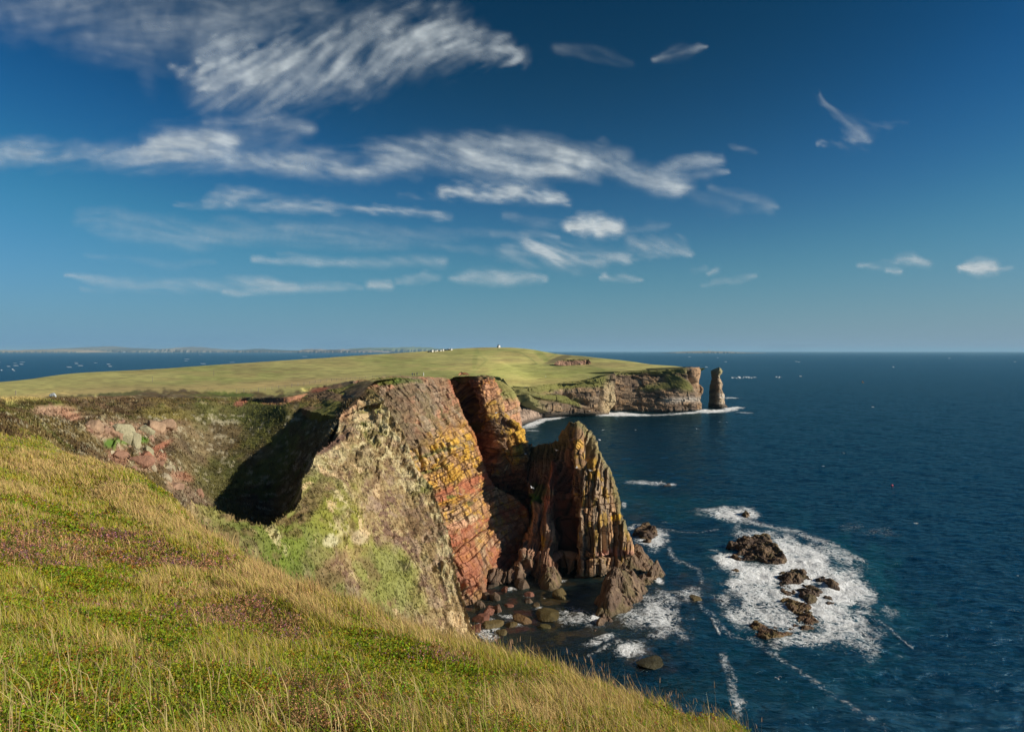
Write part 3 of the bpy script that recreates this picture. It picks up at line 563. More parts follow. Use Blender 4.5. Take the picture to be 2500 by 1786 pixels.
# ================================================================ NEAR SEA STACK with its ridge, ribs and cave
ST = [(1250,1120),(1270,1108),(1288,1096),(1298,1091),(1318,1084),(1340,1080),(1357,1078),(1364,1072),(1369,1057),(1378,1044),(1387,1035),(1398,1031),(1404,1027),(1409,1027),(1422,1032),(1436,1043),(1446,1054),(1456,1066),(1459,1082),(1462,1098),(1473,1120),(1486,1138),(1500,1172),(1510,1197),(1516,1222),(1516,1246),(1527,1271),(1530,1290),(1537,1303),(1545,1327),(1548,1350),(1530,1370),(1522,1390),(1510,1404),(1500,1400),(1470,1402),(1440,1406),(1415,1408),(1410,1394),(1390,1386),(1372,1388),(1368,1415),(1362,1432),(1345,1440),(1325,1440),(1308,1432),(1296,1412),(1275,1412),(1265,1422),(1232,1425),(1200,1425),(1186,1415),(1188,1375),(1215,1390),(1240,1395),(1262,1370),(1272,1340),(1286,1300),(1300,1262),(1300,1230),(1285,1180),(1262,1160)]
STC = [(1250,1120,216),(1298,1091,217),(1340,1083,213),(1367,1076,207),(1404,1027,201),(1436,1043,200),(1462,1098,197),(1486,1138,193),(1516,1222,189),(1530,1290,187),(1548,1350,185),(1510,1400,184),(1470,1402,181),(1415,1405,180),
(1410,1060,197),(1425,1120,190),(1450,1150,190),(1440,1250,184.5),(1480,1250,185.5),(1450,1350,182),(1490,1350,184),(1410,1200,187),(1405,1280,186),(1420,1340,184),
(1390,1070,202),(1375,1100,205),(1380,1120,202),(1380,1180,196),(1375,1240,194),(1385,1280,193),(1360,1130,205),(1340,1110,210),(1320,1120,211),(1310,1160,210),(1350,1180,194),(1345,1220,190),(1300,1200,199),(1330,1270,188),(1345,1300,187),(1335,1350,183.5),(1330,1390,180),(1340,1420,175),(1310,1425,176),(1355,1400,179),(1310,1260,189),(1298,1300,187),(1280,1350,182),(1310,1330,187),(1300,1395,184),(1265,1400,178),(1230,1415,176),(1195,1400,174),(1272,1310,194),(1362,1270,191),(1364,1330,188)]
VB = np.array([1.0, -.25, .02]); VT = np.array([.1, .12, 1.0])
def st_d(P, N, PX, PY):
    # upright columns broken by level ledges
    Pq = P+np.stack([.45*fbm(P, .35, 3, 341), 0*P[..., 0], 1.2*fbm(P, .2, 3, 342)], -1)
    h1, b1, gv1, gh1 = blocks(Pq, VB, VT, 2.5, 15, 300, .3, .3, True); h2, b2, gv2, gh2 = blocks(Pq, VB, VT, 1.15, 7.0, 301, .45, .18, True); h3, b3, gv3, gh3 = blocks(Pq, VB, VT, .62, 2.6, 305, .5, .1, True)
    right = ss(1375, 1400, PX); led = np.minimum(np.abs(PY-(1209-(PX-1430)*.05+3*fbm(P, .3, 2, 333))), np.abs(PY-(1234-(PX-1450)*.12+4*fbm(P, .3, 2, 334))))
    lg = np.exp(-(led/1.6)**2)*right
    d = (.8+.2*right)*(2.0*(h1-.5)+1.6*(b1-.5)+1.7*(h2-.5)+1.1*(b2-.5)+.6*(h3-.5)-.5*gv1-.4*gv2-.12*gh2)+.25*fbm(P*[1.2, 1, .6], .8, 4, 307)-.6*lg+.5*fbm(P, .12, 3, 304)
    d = d-1.4*ss(1411, 1401, PX+.06*(1100-PY)+2.5*fbm(P, .4, 3, 336))*ss(1300, 1260, PY)+1.2*np.exp(-((PX-1411)/5.)**2)*ss(1200, 1100, PY)
    g1 = gv1; g2 = np.maximum(gv2, .5*gh2); g3 = np.maximum(gv3, gh3)
    cav = np.exp(-(dpoly(PX, PY, [(1262,1350),(1284,1398),(1288,1408)])/9)**2)*2+np.exp(-(dpoly(PX, PY, [(1300,1290),(1285,1340)])/9)**2)*1
    hol = 1.6*np.exp(-(dpoly(PX, PY, [(1385,1140),(1378,1200),(1382,1260),(1390,1300)])/15)**2)
    c2_ = 3.5*np.exp(-(dpoly(PX, PY, [(1443,1085),(1436,1110),(1430,1140)])/8)**2)+1.3*np.exp(-(dpoly(PX, PY, [(1318,1305),(1308,1350),(1306,1380)])/7)**2)+3*np.exp(-(dpoly(PX, PY, [(1470,1290),(1472,1345)])/5)**2)
    out = 1.2*np.exp(-(dpoly(PX, PY, [(1355,1135),(1350,1190),(1350,1220)])/7)**2)+0.5*np.exp(-(dpoly(PX, PY, [(1350,1190),(1343,1270),(1340,1330),(1335,1400)])/9)**2)+2.5*np.exp(-(dpoly(PX, PY, [(1300,1225),(1285,1290),(1268,1350)])/7)**2)+2.5*np.exp(-(dpoly(PX, PY, [(1415,1050),(1420,1100),(1420,1140)])/7)**2)
    gr = 2.5*np.exp(-(dpoly(PX, PY, [(1424,1362),(1470,1359),(1500,1356)])/3.)**2)
    cave = 10*ss(1.15, .8, np.sqrt(((PX-1388)/np.interp(PY, [1270, 1330, 1400], [12, 21, 24]))**2+((PY-1350)/70)**2))
    return d-cav-hol-c2_+out-gr-cave, (h1, h2, h3, b1, b2, g1, g2, g3, right, hol)
def st_c(P, N, PX, PY, d, info):
    h1, h2, h3, b1, b2, g1, g2, g3, right, hol = info
    C = np.ones(P.shape)*np.array([.34, .20, .105]); C = C*(.7+.5*fbm(P, .9, 4, 313)+.4*h3)[..., None]
    C = lerp(C, GREYR*1.0, .6*ss(.4, .8, b2)); n = fbm(P, .35, 4, 310)
    C = lerp(C, YEL*.7, .7*ss(.20, .40, fbm(P*[1.6, 1, .45], .45, 4, 311)+.15*(h2-.5))*right); C = lerp(C, (.25, .13, .085), .8*(1-right)*ss(.3, .0, n)); C = lerp(C, RED*.9, .8*np.clip(hol/1.3, 0, 1)); C = lerp(C, BRN*.8, .7*np.maximum(g2, g3*.6))  # browner left half has the shade of the left-facing side painted in
    ridge = ss(26, 6, dpoly(PX, PY, [(1290,1092),(1362,1081),(1404,1027),(1440,1050),(1462,1098),(1500,1172),(1516,1222),(1530,1290)])+10*n)
    C = lerp(C, (.15, .15, .06), .65*ridge); C = lerp(C, (.11, .10, .04), .8*ss(1150, 1110, PY)*ss(1375, 1350, PX))
    C = blobs(C, PX, PY, [(1302,1212,10,22,20,(.06,.15,.02),1),(1290,1242,10,10,0,(.06,.14,.02),1),(1312,1190,16,14,0,(.1,.13,.03),.8),(1352,1170,8,30,5,RED*1.3,.9),(1345,1230,22,22,0,RED*1.3,.8),(1340,1290,12,40,0,PINK*.8,.7),(1417,1090,7,14,0,YEL*.85,.6),(1442,1130,9,14,0,YEL*.85,.7),(1448,1160,12,12,0,YEL*.85,.6),(1507,1262,12,8,0,YEL,.9),(1325,1320,7,14,0,YEL,.9),(1415,1045,26,14,35,(.17,.16,.07),.7),(1500,1350,40,8,0,(.36,.17,.13),.8)], n)
    C = lerp(C*(.75+.5*h3)[..., None], (.05, .035, .025), .75*np.maximum(g2, .6*g3))
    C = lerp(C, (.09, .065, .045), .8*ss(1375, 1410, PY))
    return C
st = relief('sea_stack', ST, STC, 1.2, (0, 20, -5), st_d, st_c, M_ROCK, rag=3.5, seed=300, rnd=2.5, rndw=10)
tag(st, 'tall pointed red and yellow sandstone sea stack with upright columns and a dark cave', 'sea stack')
# ================================================================ FAR HEADLAND CLIFFS
def far_strata(P, seed, hz=1.0):
    return strata(P, seed, 3.2, 2.0, .9, bed=np.array([.02, .0, 1.0]), jt=np.array([1, .3, 0]), bh=(8, 3.2, 1.4), jw=(13, 6, 3))
def fc_c(P, info, PX, PY, seed, pale=1.):
    h1, h2, h3, b1, b2, g1, g2, g3 = info
    C = np.ones(P.shape)*np.array([.18, .14, .10]); C = lerp(C, (.34, .28, .21), .6*ss(.6, .95, b2)); C = lerp(C, (.06, .048, .04), .8*ss(.5, .15, b2)); C = lerp(C, (.27, .18, .10), .5*ss(.5, .9, h2)); C = lerp(C, (.07, .055, .045), .6*ss(.0, .3, fbm(P*[1, 1, .25], .07, 4, seed+5)))
    return C*(.8+.4*h3)[..., None]
FA = [(1250,940),(1290,946),(1314,941),(1340,937),(1362,934),(1400,931),(1440,926),(1470,918),(1492,911),(1503,909),(1504,935),(1500,960),(1505,985),(1492,998),(1486,1012),(1450,1014),(1384,1017),(1330,1018),(1290,1000),(1262,985)]
FAC = [(1255,950,575),(1314,950,605),(1362,941,640),(1440,935,650),(1503,914,664),(1504,960,662),(1505,985,664),(1492,998,660),(1486,1012,650),(1450,975,640),(1440,1014,636),(1384,1017,628),(1360,980,625),(1330,1018,612),(1300,985,600),(1262,985,572)]
def fa_d(P, N, PX, PY):
    d, i = far_strata(P, 400); led = ss(965, 975, PY-(PX-1380)*.15)*ss(1425, 1405, PX)*ss(995, 985, PY-(PX-1380)*.25)
    low = ss(988, 993, PY-(PX-1380)*.2)*ss(1460, 1440, PX)
    g = np.exp(-(dpoly(PX, PY, [(1376,960),(1395,975),(1430,985)])/6)**2)
    return d*(1-.6*led)+9*low+4*led-5*g-4*np.exp(-(dpoly(PX, PY, [(1470,945),(1462,1000)])/4)**2), (i, led, low)
def fa_c(P, N, PX, PY, d, info):
    i, led, low = info; C = fc_c(P, i, PX, PY, 401)*np.array([1.25, 1.15, 1.05]); n = fbm(P, .06, 4, 402)
    C = lerp(C, (.13, .13, .035), .95*led); C = lerp(C, (.16, .155, .045), ss(958, 945, PY-(PX-1400)*(-.1)+10*n)*ss(1500, 1470, PX)); C = lerp(C, (.15, .14, .05), .9*ss(1330, 1290, PX+20*n))
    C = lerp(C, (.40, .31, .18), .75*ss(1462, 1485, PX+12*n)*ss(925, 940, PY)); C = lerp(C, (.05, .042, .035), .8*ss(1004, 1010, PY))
    return C
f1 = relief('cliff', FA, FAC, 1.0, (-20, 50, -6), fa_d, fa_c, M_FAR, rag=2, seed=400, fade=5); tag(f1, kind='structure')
FB = [(1496,909),(1504,908),(1540,906),(1580,904),(1620,901),(1650,898),(1690,895),(1708,895),(1712,904),(1709,920),(1705,936),(1715,945),(1717,958),(1708,975),(1714,985),(1714,998),(1708,1004),(1690,1004),(1650,1006),(1600,1008),(1550,1009),(1496,1010)]
FBC = [(1496,914,690),(1540,911,700),(1600,908,702),(1650,903,698),(1700,898,698),(1716,904,705),(1708,936,704),(1722,958,704),(1712,975,700),(1720,998,700),(1690,1004,685),(1650,1000,672),(1630,1006,668),(1600,1008,672),(1550,1009,680),(1496,1010,684),(1560,960,690),(1620,965,682),(1680,975,684),(1640,930,692),(1690,925,690)]
def fb_d(P, N, PX, PY):
    d, i = far_strata(P, 430); gl = zone(PX, PY, [(1610,945,48,10,-6,1),(1655,935,36,16,25,1)], 0*PX)
    cr = np.exp(-(dpoly(PX, PY, [(1682,905),(1690,925),(1694,936)])/5)**2)*8+np.exp(-(dpoly(PX, PY, [(1530,912),(1600,918)])/4)**2)*2
    prow = 1.5*np.exp(-(dpoly(PX, PY, [(1700,905),(1702,930),(1708,950)])/6)**2)
    cv = 6*np.exp(-(dpoly(PX, PY, [(1682,990),(1684,1003)])/4)**2)
    return d*(1-.7*gl)+3*gl-cr-cv+prow, (i, gl)
def fb_c(P, N, PX, PY, d, info):
    i, gl = info; C = fc_c(P, i, PX, PY, 431)*np.array([1.25, 1.12, 1.02]); n = fbm(P, .06, 4, 432)
    C = lerp(C, (.13, .125, .035), gl); C = lerp(C, (.42, .26, .15), .75*ss(1685, 1700, PX)*ss(960, 930, PY)); C = lerp(C, (.42, .38, .33), .7*np.exp(-((PY-(978-(PX-1600)*.03))/6)**2)*ss(1600, 1640, PX)); C = lerp(C, (.14, .14, .04), ss(918, 911, PY+4*n)*ss(1690, 1660, PX)); C = lerp(C, (.42, .30, .16), .6*np.exp(-(((PX-1595)/18)**2+((PY-938)/7)**2)))
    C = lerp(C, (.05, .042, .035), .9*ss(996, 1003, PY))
    return C
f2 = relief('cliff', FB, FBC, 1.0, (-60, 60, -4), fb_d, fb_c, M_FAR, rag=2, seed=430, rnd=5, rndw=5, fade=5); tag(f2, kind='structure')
# far sea stack
KS = [(1750,900),(1753,898),(1757,896),(1762,899),(1766,904),(1765,911),(1757,917),(1758,925),(1763,932),(1765,938),(1764,950),(1765,958),(1769,963),(1768,972),(1769,985),(1778,994),(1776,998),(1741,998),(1743,985),(1745,970),(1745,955),(1746,940),(1748,930),(1751,922),(1750,912)]
KSC = [(1745,900,728),(1757,898,722),(1769,906,728),(1757,915,719),(1740,940,728),(1757,945,714),(1771,945,726),(1737,975,728),(1757,975,713),(1774,975,726),(1757,999,711),(1738,999,724),(1778,998,722)]
def ks_c(P, N, PX, PY, d, i):
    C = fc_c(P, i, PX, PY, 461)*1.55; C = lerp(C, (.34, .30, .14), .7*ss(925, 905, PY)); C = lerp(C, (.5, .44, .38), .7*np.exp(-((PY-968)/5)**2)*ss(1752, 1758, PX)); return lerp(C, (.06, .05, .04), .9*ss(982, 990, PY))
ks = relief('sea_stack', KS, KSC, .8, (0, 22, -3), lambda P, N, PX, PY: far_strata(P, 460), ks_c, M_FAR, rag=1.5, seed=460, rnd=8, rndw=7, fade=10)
tag(ks, 'distant narrow leaning sea stack with a knobbly head standing off the far headland', 'sea stack')
# shingle beach at the foot of the far turf slope
BE = [(1258,985),(1290,985),(1330,1000),(1372,1008),(1360,1016),(1320,1022),(1296,1030),(1272,1038),(1255,1045)]
BEC = [(1258,985,590),(1290,985,598),(1330,1000,612),(1372,1008,640),(1360,1016,632),(1320,1022,604),(1296,1030,578),(1272,1038,556),(1255,1045,540),(1280,1005,580)]
def be_d(P, N, PX, PY): return .8*fbm(P, .4, 3, 470)+1.1*hsh(np.floor(P[..., 0]/1.8), np.floor(P[..., 1]/1.8), 3, 5)*hsh(np.floor(P[..., 0]/1.8), np.floor(P[..., 1]/1.8), 3, 6), hsh(np.floor(P[..., 0]/1.8), np.floor(P[..., 1]/1.8), 3, 5)
def be_c(P, N, PX, PY, d, h): return lerp(np.ones(P.shape)*np.array([.30, .22, .17])*(.55+.8*h)[..., None], (.07, .055, .045), ss(1016, 1026, PY-(1300-PX)*.3))
be = relief('beach', BE, BEC, 1.0, (-5, 20, -5), be_d, be_c, M_FAR, rag=2, seed=470); tag(be, kind='structure')
# red scar on the hill with its dark cleft
def scar(nm, poly, Y, cf, seed):
    c = [(p[0], p[1], Y+(p[1]-880)*(-.6)) for p in poly]
    return relief(nm, poly, c, .8, (0, 10, -6), lambda P, N, PX, PY: far_strata(P*2.2, seed), cf, M_FAR, rag=1.5, seed=seed)
# ================================================================ SEA
def lin(a, b, n): return np.linspace(a, b, n, endpoint=False)
xs = np.r_[lin(-3500, -300, 60), lin(-300, 1000, 330), lin(1000, 2560, 760), lin(2560, 6000, 80)]
ys = np.r_[.4, .8, lin(1.2, 6, 14), lin(6, 30, 34), lin(30, 160, 76), lin(160, 820, 440), lin(820, 2000, 60)]
PX, DY = np.meshgrid(xs, ys); Yw = H*F/DY
Pw = np.stack([(PX-CX)/F*Yw, Yw, 0*Yw], -1); PY = DY+HY
nA = fbm(Pw, .06, 4, 500); nB = fbm(Pw, .3, 4, 501); nP = fbm(p3(PX, PY), .03, 4, 502)
foam = np.zeros(PX.shape); nC = fbm(Pw, .12, 4, 507)
def fo(cx, cy, rx, ry, an, st, k=.75):
    global foam
    a = math.radians(an); dx = PX-cx; dy = PY-cy
    d = np.sqrt(((dx*math.cos(a)+dy*math.sin(a))/rx)**2+((-dx*math.sin(a)+dy*math.cos(a))/ry)**2)+.5*nP+.3*nB+.25*nC
    foam = np.maximum(foam, st*ss(1+k, 1-k, d))
def fl(pts, w, st):
    global foam
    d = dpoly(PX+5*nP*2, PY+4*nB, pts)/w; foam = np.maximum(foam, st*np.exp(-d**2))
# skerry in the surf
for a in ((1870,1440,120,80,12,.62),(1960,1380,100,60,25,.95),(2040,1500,95,85,25,.72),(1900,1340,110,35,20,.6),(1830,1400,80,35,15,.85),(1880,1500,120,45,5,.62),(2050,1440,90,50,28,.85),(2060,1530,110,40,25,.6),(1990,1560,130,22,-4,.65),(2110,1560,60,50,35,.5),(1790,1370,50,20,15,.9),(1940,1530,40,25,0,.5),(2090,1440,60,30,30,.7),(2010,1490,70,50,20,.85),(1820,1500,60,40,10,.5),(1850,1400,70,18,10,.9),(1790,1425,25,14,0,.8),(1920,1460,80,50,20,.7),(2170,1490,30,22,20,.42),(1850,1305,60,14,0,.55),(2030,1350,120,22,22,.55),(1780,1255,75,16,3,.75),(1820,1256,38,18,3,.75),(1590,1310,42,34,10,.68),(1560,1288,40,10,0,.6),(1590,1180,60,5,3,.55),(1560,1178,50,5,2,.5),(1640,1182,14,4,0,.6),
 (1600,1500,75,55,20,.62),(1560,1510,60,40,10,.55),(1630,1465,45,25,30,.55),(1680,1450,40,24,0,.55),(1610,1418,14,8,30,.85),(1420,1510,75,30,10,.5),(1455,1510,20,14,20,.8),(1530,1585,40,24,15,.72),(1470,1560,50,12,-20,.62),(1250,1510,40,14,20,.55),(1190,1540,30,30,60,.6),(1325,1487,30,8,20,.55),(1250,1438,14,5,0,.6),(1290,1455,14,4,0,.5),(1375,1417,14,4,0,.5),(1524,1232,6,8,0,.5),
 (1350,1020,46,4,-8,.9),(1310,1032,34,5,-18,.9),(1420,1012,60,3.2,-2,.8),(1490,1011,40,5,0,.95),(1530,1012,60,3,1,.9),(1600,1013,40,2.5,0,.5),(1680,1008,40,2.5,-3,.7),(1722,1004,20,5,0,.9),(1755,1003,40,3.5,-4,.9),(1790,996,26,2.5,-3,.8),(1820,1007,24,2,0,.5),(1790,971,20,2,0,.7),(1640,1012,30,2,0,.55),(1290,1042,26,6,-10,.55),(1300,1051,20,3,0,.45),(1240,1050,20,6,0,.4),
 (2080,1285,40,12,0,.3),(2130,1300,60,14,0,.3)): fo(*a)
fl([(1820,1270),(1880,1285),(1950,1300),(2030,1330),(2110,1370)], 11, .50); fl([(1635,1340),(1650,1365),(1710,1390),(1715,1420),(1705,1450),(1712,1490),(1745,1505)], 9, .41)
fl([(1750,1520),(1790,1555),(1850,1560),(1890,1600),(1950,1640),(2020,1690),(2100,1740),(2170,1786)], 12, .38); fl([(1760,1600),(1785,1650),(1790,1690),(1800,1750)], 14, .43); fo(1805,1722,18,24,70,.58); fl([(1440,1600),(1500,1570)], 8, .45)
fl([(1740,1515),(1760,1545)], 6, .6); fl([(2150,1520),(2200,1560),(2230,1580)], 5, .4); fl([(1600,1290),(1700,1300),(1760,1290)], 3, .4)
# whitecaps scattered over the open water
hh = hsh(np.arange(PX.size).reshape(PX.shape), 5, 9, 3); D = DY
pcap = .0004+.016*np.exp(-((D-36)/9)**2)*(PX < 760)+.003*np.exp(-((D-28)/14)**2)*(PX > 1500)+.0009*(D < 60)*(D > 8)*(PX > 700)+.004*np.exp(-((D-62)/8)**2)*(PX > 1780)*(PX < 1960)
cap = (hh < pcap*np.where(PX < 760, .6, .16))*(D > 5)*(D < 650)
cap2 = cap.astype(float); cap2[:, 1:] = np.maximum(cap2[:, 1:], cap[:, :-1]*.85); cap2[:, :-1] = np.maximum(cap2[:, :-1], cap[:, 1:]*(hh[:, :-1] > .4)*.8)
fl([(1785,921),(1850,921)], 1.4, .7); fl([(1890,921),(1905,920)], 1.2, .7); fl([(0,903),(40,902)], 1.2, .9)
teal = zone(PX, PY, [(2090,1400,120,70,25,.9),(2030,1480,200,140,20,.6),(1650,1240,180,30,3,.5),(1950,1450,230,160,15,.45),(1950,1650,240,80,0,.25),(1500,1180,80,40,0,.3),(1900,1480,60,30,0,.5),(1730,1700,120,60,0,.35)], nP)
shal = zone(PX, PY, [(1300,1500,150,80,10,1),(1200,1480,90,90,0,1),(1560,1500,110,80,10,.85),(1400,1560,150,50,0,.6),(1690,1450,60,40,0,.6),(1580,1610,60,24,15,.8),(1850,1470,90,60,0,.5),(1400,1420,80,30,0,.5),(1560,1260,40,30,0,.3)], nP+.4*nB)
seabed = fbm(Pw, .22, 4, 510)
Cw = np.ones(Pw.shape)*np.array([.0005, .017, .025]); Cw = lerp(Cw, (.003, .052, .050), teal); Cw = lerp(Cw, (.020, .016, .007), .8*shal); Cw = lerp(Cw, (.085, .055, .018), .7*shal*ss(.12, .3, seabed)); Cw = lerp(Cw, (.10, .03, .018), .6*shal*ss(.15, .3, fbm(Pw, .3, 3, 511))*ss(1330, 1280, PX))
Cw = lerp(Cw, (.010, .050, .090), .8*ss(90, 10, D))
near = ss(18, 130, D)
Pw[..., 2] = near*(.45*fbm(Pw*[1, .8, 1], .09, 3, 503)+.26*fbm(Pw*[.7, 1.2, 1], .33, 4, 504)+.5*foam*(.5+fbm(Pw, .35, 4, 505)))
def water_mat():
    m, nt = new_mat('sea_water'); L = nt.links
    co = nd(nt, 'ShaderNodeTexCoord').outputs['Object']
    mp = nd(nt, 'ShaderNodeMapping'); mp.inputs['Scale'].default_value = (.75, 1.25, 1); mp.inputs['Rotation'].default_value = (0, 0, .35); L.new(co, mp.inputs['Vector']); c2 = mp.outputs[0]
    tint = nd(nt, 'ShaderNodeAttribute', _attribute_name='tint'); fa = nd(nt, 'ShaderNodeAttribute', _attribute_name='foam').outputs['Fac']; ca = nd(nt, 'ShaderNodeAttribute', _attribute_name='caps').outputs['Fac']
    # warped ridged noise gives lacy foam
    wn = nd(nt, 'ShaderNodeTexNoise', Scale=.22, Detail=4); L.new(co, wn.inputs['Vector'])
    sc = nd(nt, 'ShaderNodeVectorMath', _operation='SCALE'); sc.inputs['Scale'].default_value = 5.0; L.new(wn.outputs['Color'], sc.inputs[0])
    ad = nd(nt, 'ShaderNodeVectorMath', _operation='ADD'); L.new(co, ad.inputs[0]); L.new(sc.outputs[0], ad.inputs[1])
    a = noise_(nt, ad.outputs[0], .42, 9, .6, 1.2); b = noise_(nt, ad.outputs[0], .15, 8, .6, 1.0)
    r1 = math_(nt, 'SUBTRACT', 1.0, math_(nt, 'MULTIPLY', math_(nt, 'ABSOLUTE', math_(nt, 'SUBTRACT', a, .5)), 9.0))
    r2 = math_(nt, 'SUBTRACT', 1.0, math_(nt, 'MULTIPLY', math_(nt, 'ABSOLUTE', math_(nt, 'SUBTRACT', b, .5)), 8.0))
    lace = math_(nt, 'MAXIMUM', r1, math_(nt, 'MULTIPLY', r2, .9))
    fv = math_(nt, 'ADD', math_(nt, 'MULTIPLY', fa, 1.95), math_(nt, 'SUBTRACT', math_(nt, 'MAXIMUM', lace, -.6), 1.36))
    fv = math_(nt, 'ADD', fv, math_(nt, 'MULTIPLY', math_(nt, 'SUBTRACT', noise_(nt, co, 1.3, 6, .65), .5), 1.3))
    mr = nd(nt, 'ShaderNodeMapRange', _interpolation_type='SMOOTHSTEP'); mr.inputs['From Min'].default_value = .0; mr.inputs['From Max'].default_value = .95; L.new(fv, mr.inputs['Value'])
    ft = math_(nt, 'MAXIMUM', math_(nt, 'MULTIPLY', mr.outputs[0], math_(nt, 'GREATER_THAN', fa, .03)), ca, clamp=True)
    wb = nd(nt, 'ShaderNodeBsdfDiffuse'); wg = nd(nt, 'ShaderNodeBsdfGlossy', Roughness=.10, Color=(.48, .82, .96, 1)); fr = nd(nt, 'ShaderNodeFresnel', IOR=1.33); wx = nd(nt, 'ShaderNodeMixShader')
    tv = math_(nt, 'ADD', math_(nt, 'MULTIPLY', math_(nt, 'SUBTRACT', noise_(nt, c2, .045, 6, .6), .5), 1.6), 1.)
    tm = nd(nt, 'ShaderNodeVectorMath', _operation='SCALE'); L.new(tint.outputs['Color'], tm.inputs[0]); L.new(tv, tm.inputs['Scale']); L.new(tm.outputs[0], wb.inputs['Color'])
    h1 = noise_(nt, c2, .11, 4, .5); h2 = noise_(nt, c2, .42, 6, .62, .6); h3 = noise_(nt, c2, 2.2, 4, .6)
    hh_ = math_(nt, 'ADD', math_(nt, 'ADD', math_(nt, 'MULTIPLY', h1, 2.0), math_(nt, 'MULTIPLY', h2, 1.15)), math_(nt, 'MULTIPLY', h3, .16))
    bp = nd(nt, 'ShaderNodeBump', Strength=1.0, Distance=.85); L.new(hh_, bp.inputs['Height']); [L.new(bp.outputs[0], x_.inputs['Normal']) for x_ in (wb, wg, fr)]; L.new(math_(nt, 'MULTIPLY', fr.outputs[0], .36), wx.inputs[0]); L.new(wb.outputs[0], wx.inputs[1]); L.new(wg.outputs[0], wx.inputs[2])
    fb = nd(nt, 'ShaderNodeBsdfPrincipled', Roughness=.8); fb.inputs['Base Color'].default_value = (.90, .93, .95, 1)
    bp2 = nd(nt, 'ShaderNodeBump', Strength=.7, Distance=.6); L.new(fv, bp2.inputs['Height']); L.new(bp2.outputs[0], fb.inputs['Normal'])
    mx = nd(nt, 'ShaderNodeMixShader'); L.new(ft, mx.inputs[0]); L.new(wx.outputs[0], mx.inputs[1]); L.new(fb.outputs[0], mx.inputs[2])
    o = nd(nt, 'ShaderNodeOutputMaterial'); L.new(mx.outputs[0], o.inputs[0]); return m
sea = mesh_np('sea', Pw.reshape(-1, 3), gridq(len(ys), len(xs)).reshape(-1, 4), Cw.reshape(-1, 3), water_mat(), attrs={'foam': foam, 'caps': cap2*.45})
tag(sea, kind='structure')
# ================================================================ SKERRIES AND REEFS
def wpt(px, py): 
    Y = H*F/(py-HY); return np.array([(px-CX)/F*Y, Y])
def reef(poly, hmax, seed, label, col=(.075, .045, .028), col2=(.16, .10, .05), cell=.28, slope=1.6, hills=None, group=None, name='rock'):
    pw = np.array([wpt(*p) for p in poly]); x0, y0 = pw.min(0)-1; x1, y1 = pw.max(0)+1
    X, Y = np.meshgrid(np.arange(x0, x1, cell), np.arange(y0, y1, cell)); P = p3(X, Y)
    qx = X+.9*fbm(P, .35, 4, seed); qy = Y+.9*fbm(P, .35, 4, seed+3)
    ins = inpoly(qx, qy, pw); d = dpoly(qx, qy, pw, True)*np.where(ins, 1, -1)
    d = d+.6; base = ss(-1.0, slope, d)
    hb, hh2, g = blocks(P+p3(0*X, 0*X, base*3), (.8, .5, .3), (-.5, .8, .2), 1.3, 2.2, seed+5, .8, .2)
    n = fbm(P, .3, 5, seed+6)
    Z = -1.2+base*(1.2+hmax*(.5+1.0*n))+ss(0, 1, d)*((hb-.5)*.5*min(1.5, hmax*.5)-g*.25)+.25*fbm(P, 1.3, 3, seed+8)
    for (hx, hy, r, a) in (hills or []):
        c = wpt(hx, hy); Z = Z+a*np.exp(-((X-c[0])**2+(Y-c[1])**2)/r**2)*ss(0, 1.5, d)
    Z = np.where(d > 0, Z, Z); P[..., 2] = Z; keep = d > -1.0
    C = np.ones(P.shape)*np.array(col); C = lerp(C, col2, ss(-.1, .3, fbm(P, .6, 4, seed+9))); C = lerp(C, (.10, .085, .02), .5*ss(.15, .35, fbm(P, .25, 3, seed+10))); C = lerp(C, np.array(col)*.45, .7*g)
    C = lerp(C, (.05, .032, .02), .6*ss(.5, .1, Z))
    q = gridq(*X.shape); k4 = keep[:-1, :-1] & keep[1:, 1:] & keep[1:, :-1] & keep[:-1, 1:]
    Fq = q[k4]; used, inv = np.unique(Fq, return_inverse=True)
    o = mesh_np(name, P.reshape(-1, 3)[used], inv.reshape(Fq.shape), C.reshape(-1, 3)[used], M_SEAROCK, smooth=False)
    return tag(o, label, 'rock', group)
G1 = 'dark skerries in the surf'
reef([(1771,1334),(1795,1322),(1850,1312),(1880,1307),(1882,1330),(1905,1350),(1920,1365),(1910,1376),(1880,1376),(1850,1366),(1800,1366),(1785,1362),(1815,1348),(1790,1340)], 2.0, 600, 'largest dark brown wedge-shaped skerry at the back of the white surf', group=G1, hills=[(1880,1350,4,1.6)])
reef([(1895,1412),(1905,1395),(1930,1392),(1965,1394),(1968,1408),(1955,1425),(1925,1428),(1905,1425)], 2.0, 610, 'lumpy brown skerry in the middle of the surf', group=G1)
reef([(1988,1410),(2010,1408),(2035,1416),(2052,1428),(2045,1438),(2025,1434),(2005,1420)], 1.8, 620, 'twin dark skerry on the seaward side of the surf', group=G1)
reef([(1900,1454),(1925,1455),(1945,1472),(1975,1485),(1990,1500),(1998,1520),(1992,1537),(1950,1546),(1915,1557),(1870,1563),(1842,1555),(1820,1525),(1840,1520),(1870,1528),(1900,1535),(1930,1530),(1945,1515),(1930,1490),(1905,1470)], 1.5, 630, 'long hook-shaped brown skerry curling round a foamy pool', (.11, .06, .03), (.18, .12, .045), group=G1)
reef([(1945,1440),(1980,1443),(2000,1452),(1995,1470),(1975,1482),(1960,1468)], 1.4, 640, 'small angular skerry wedged above the hook-shaped one', group=G1)
reef([(2010,1455),(2030,1455),(2040,1475),(2025,1482),(2008,1472)], 1.0, 645, 'low awash skerry just right of the small angular one', group=G1)
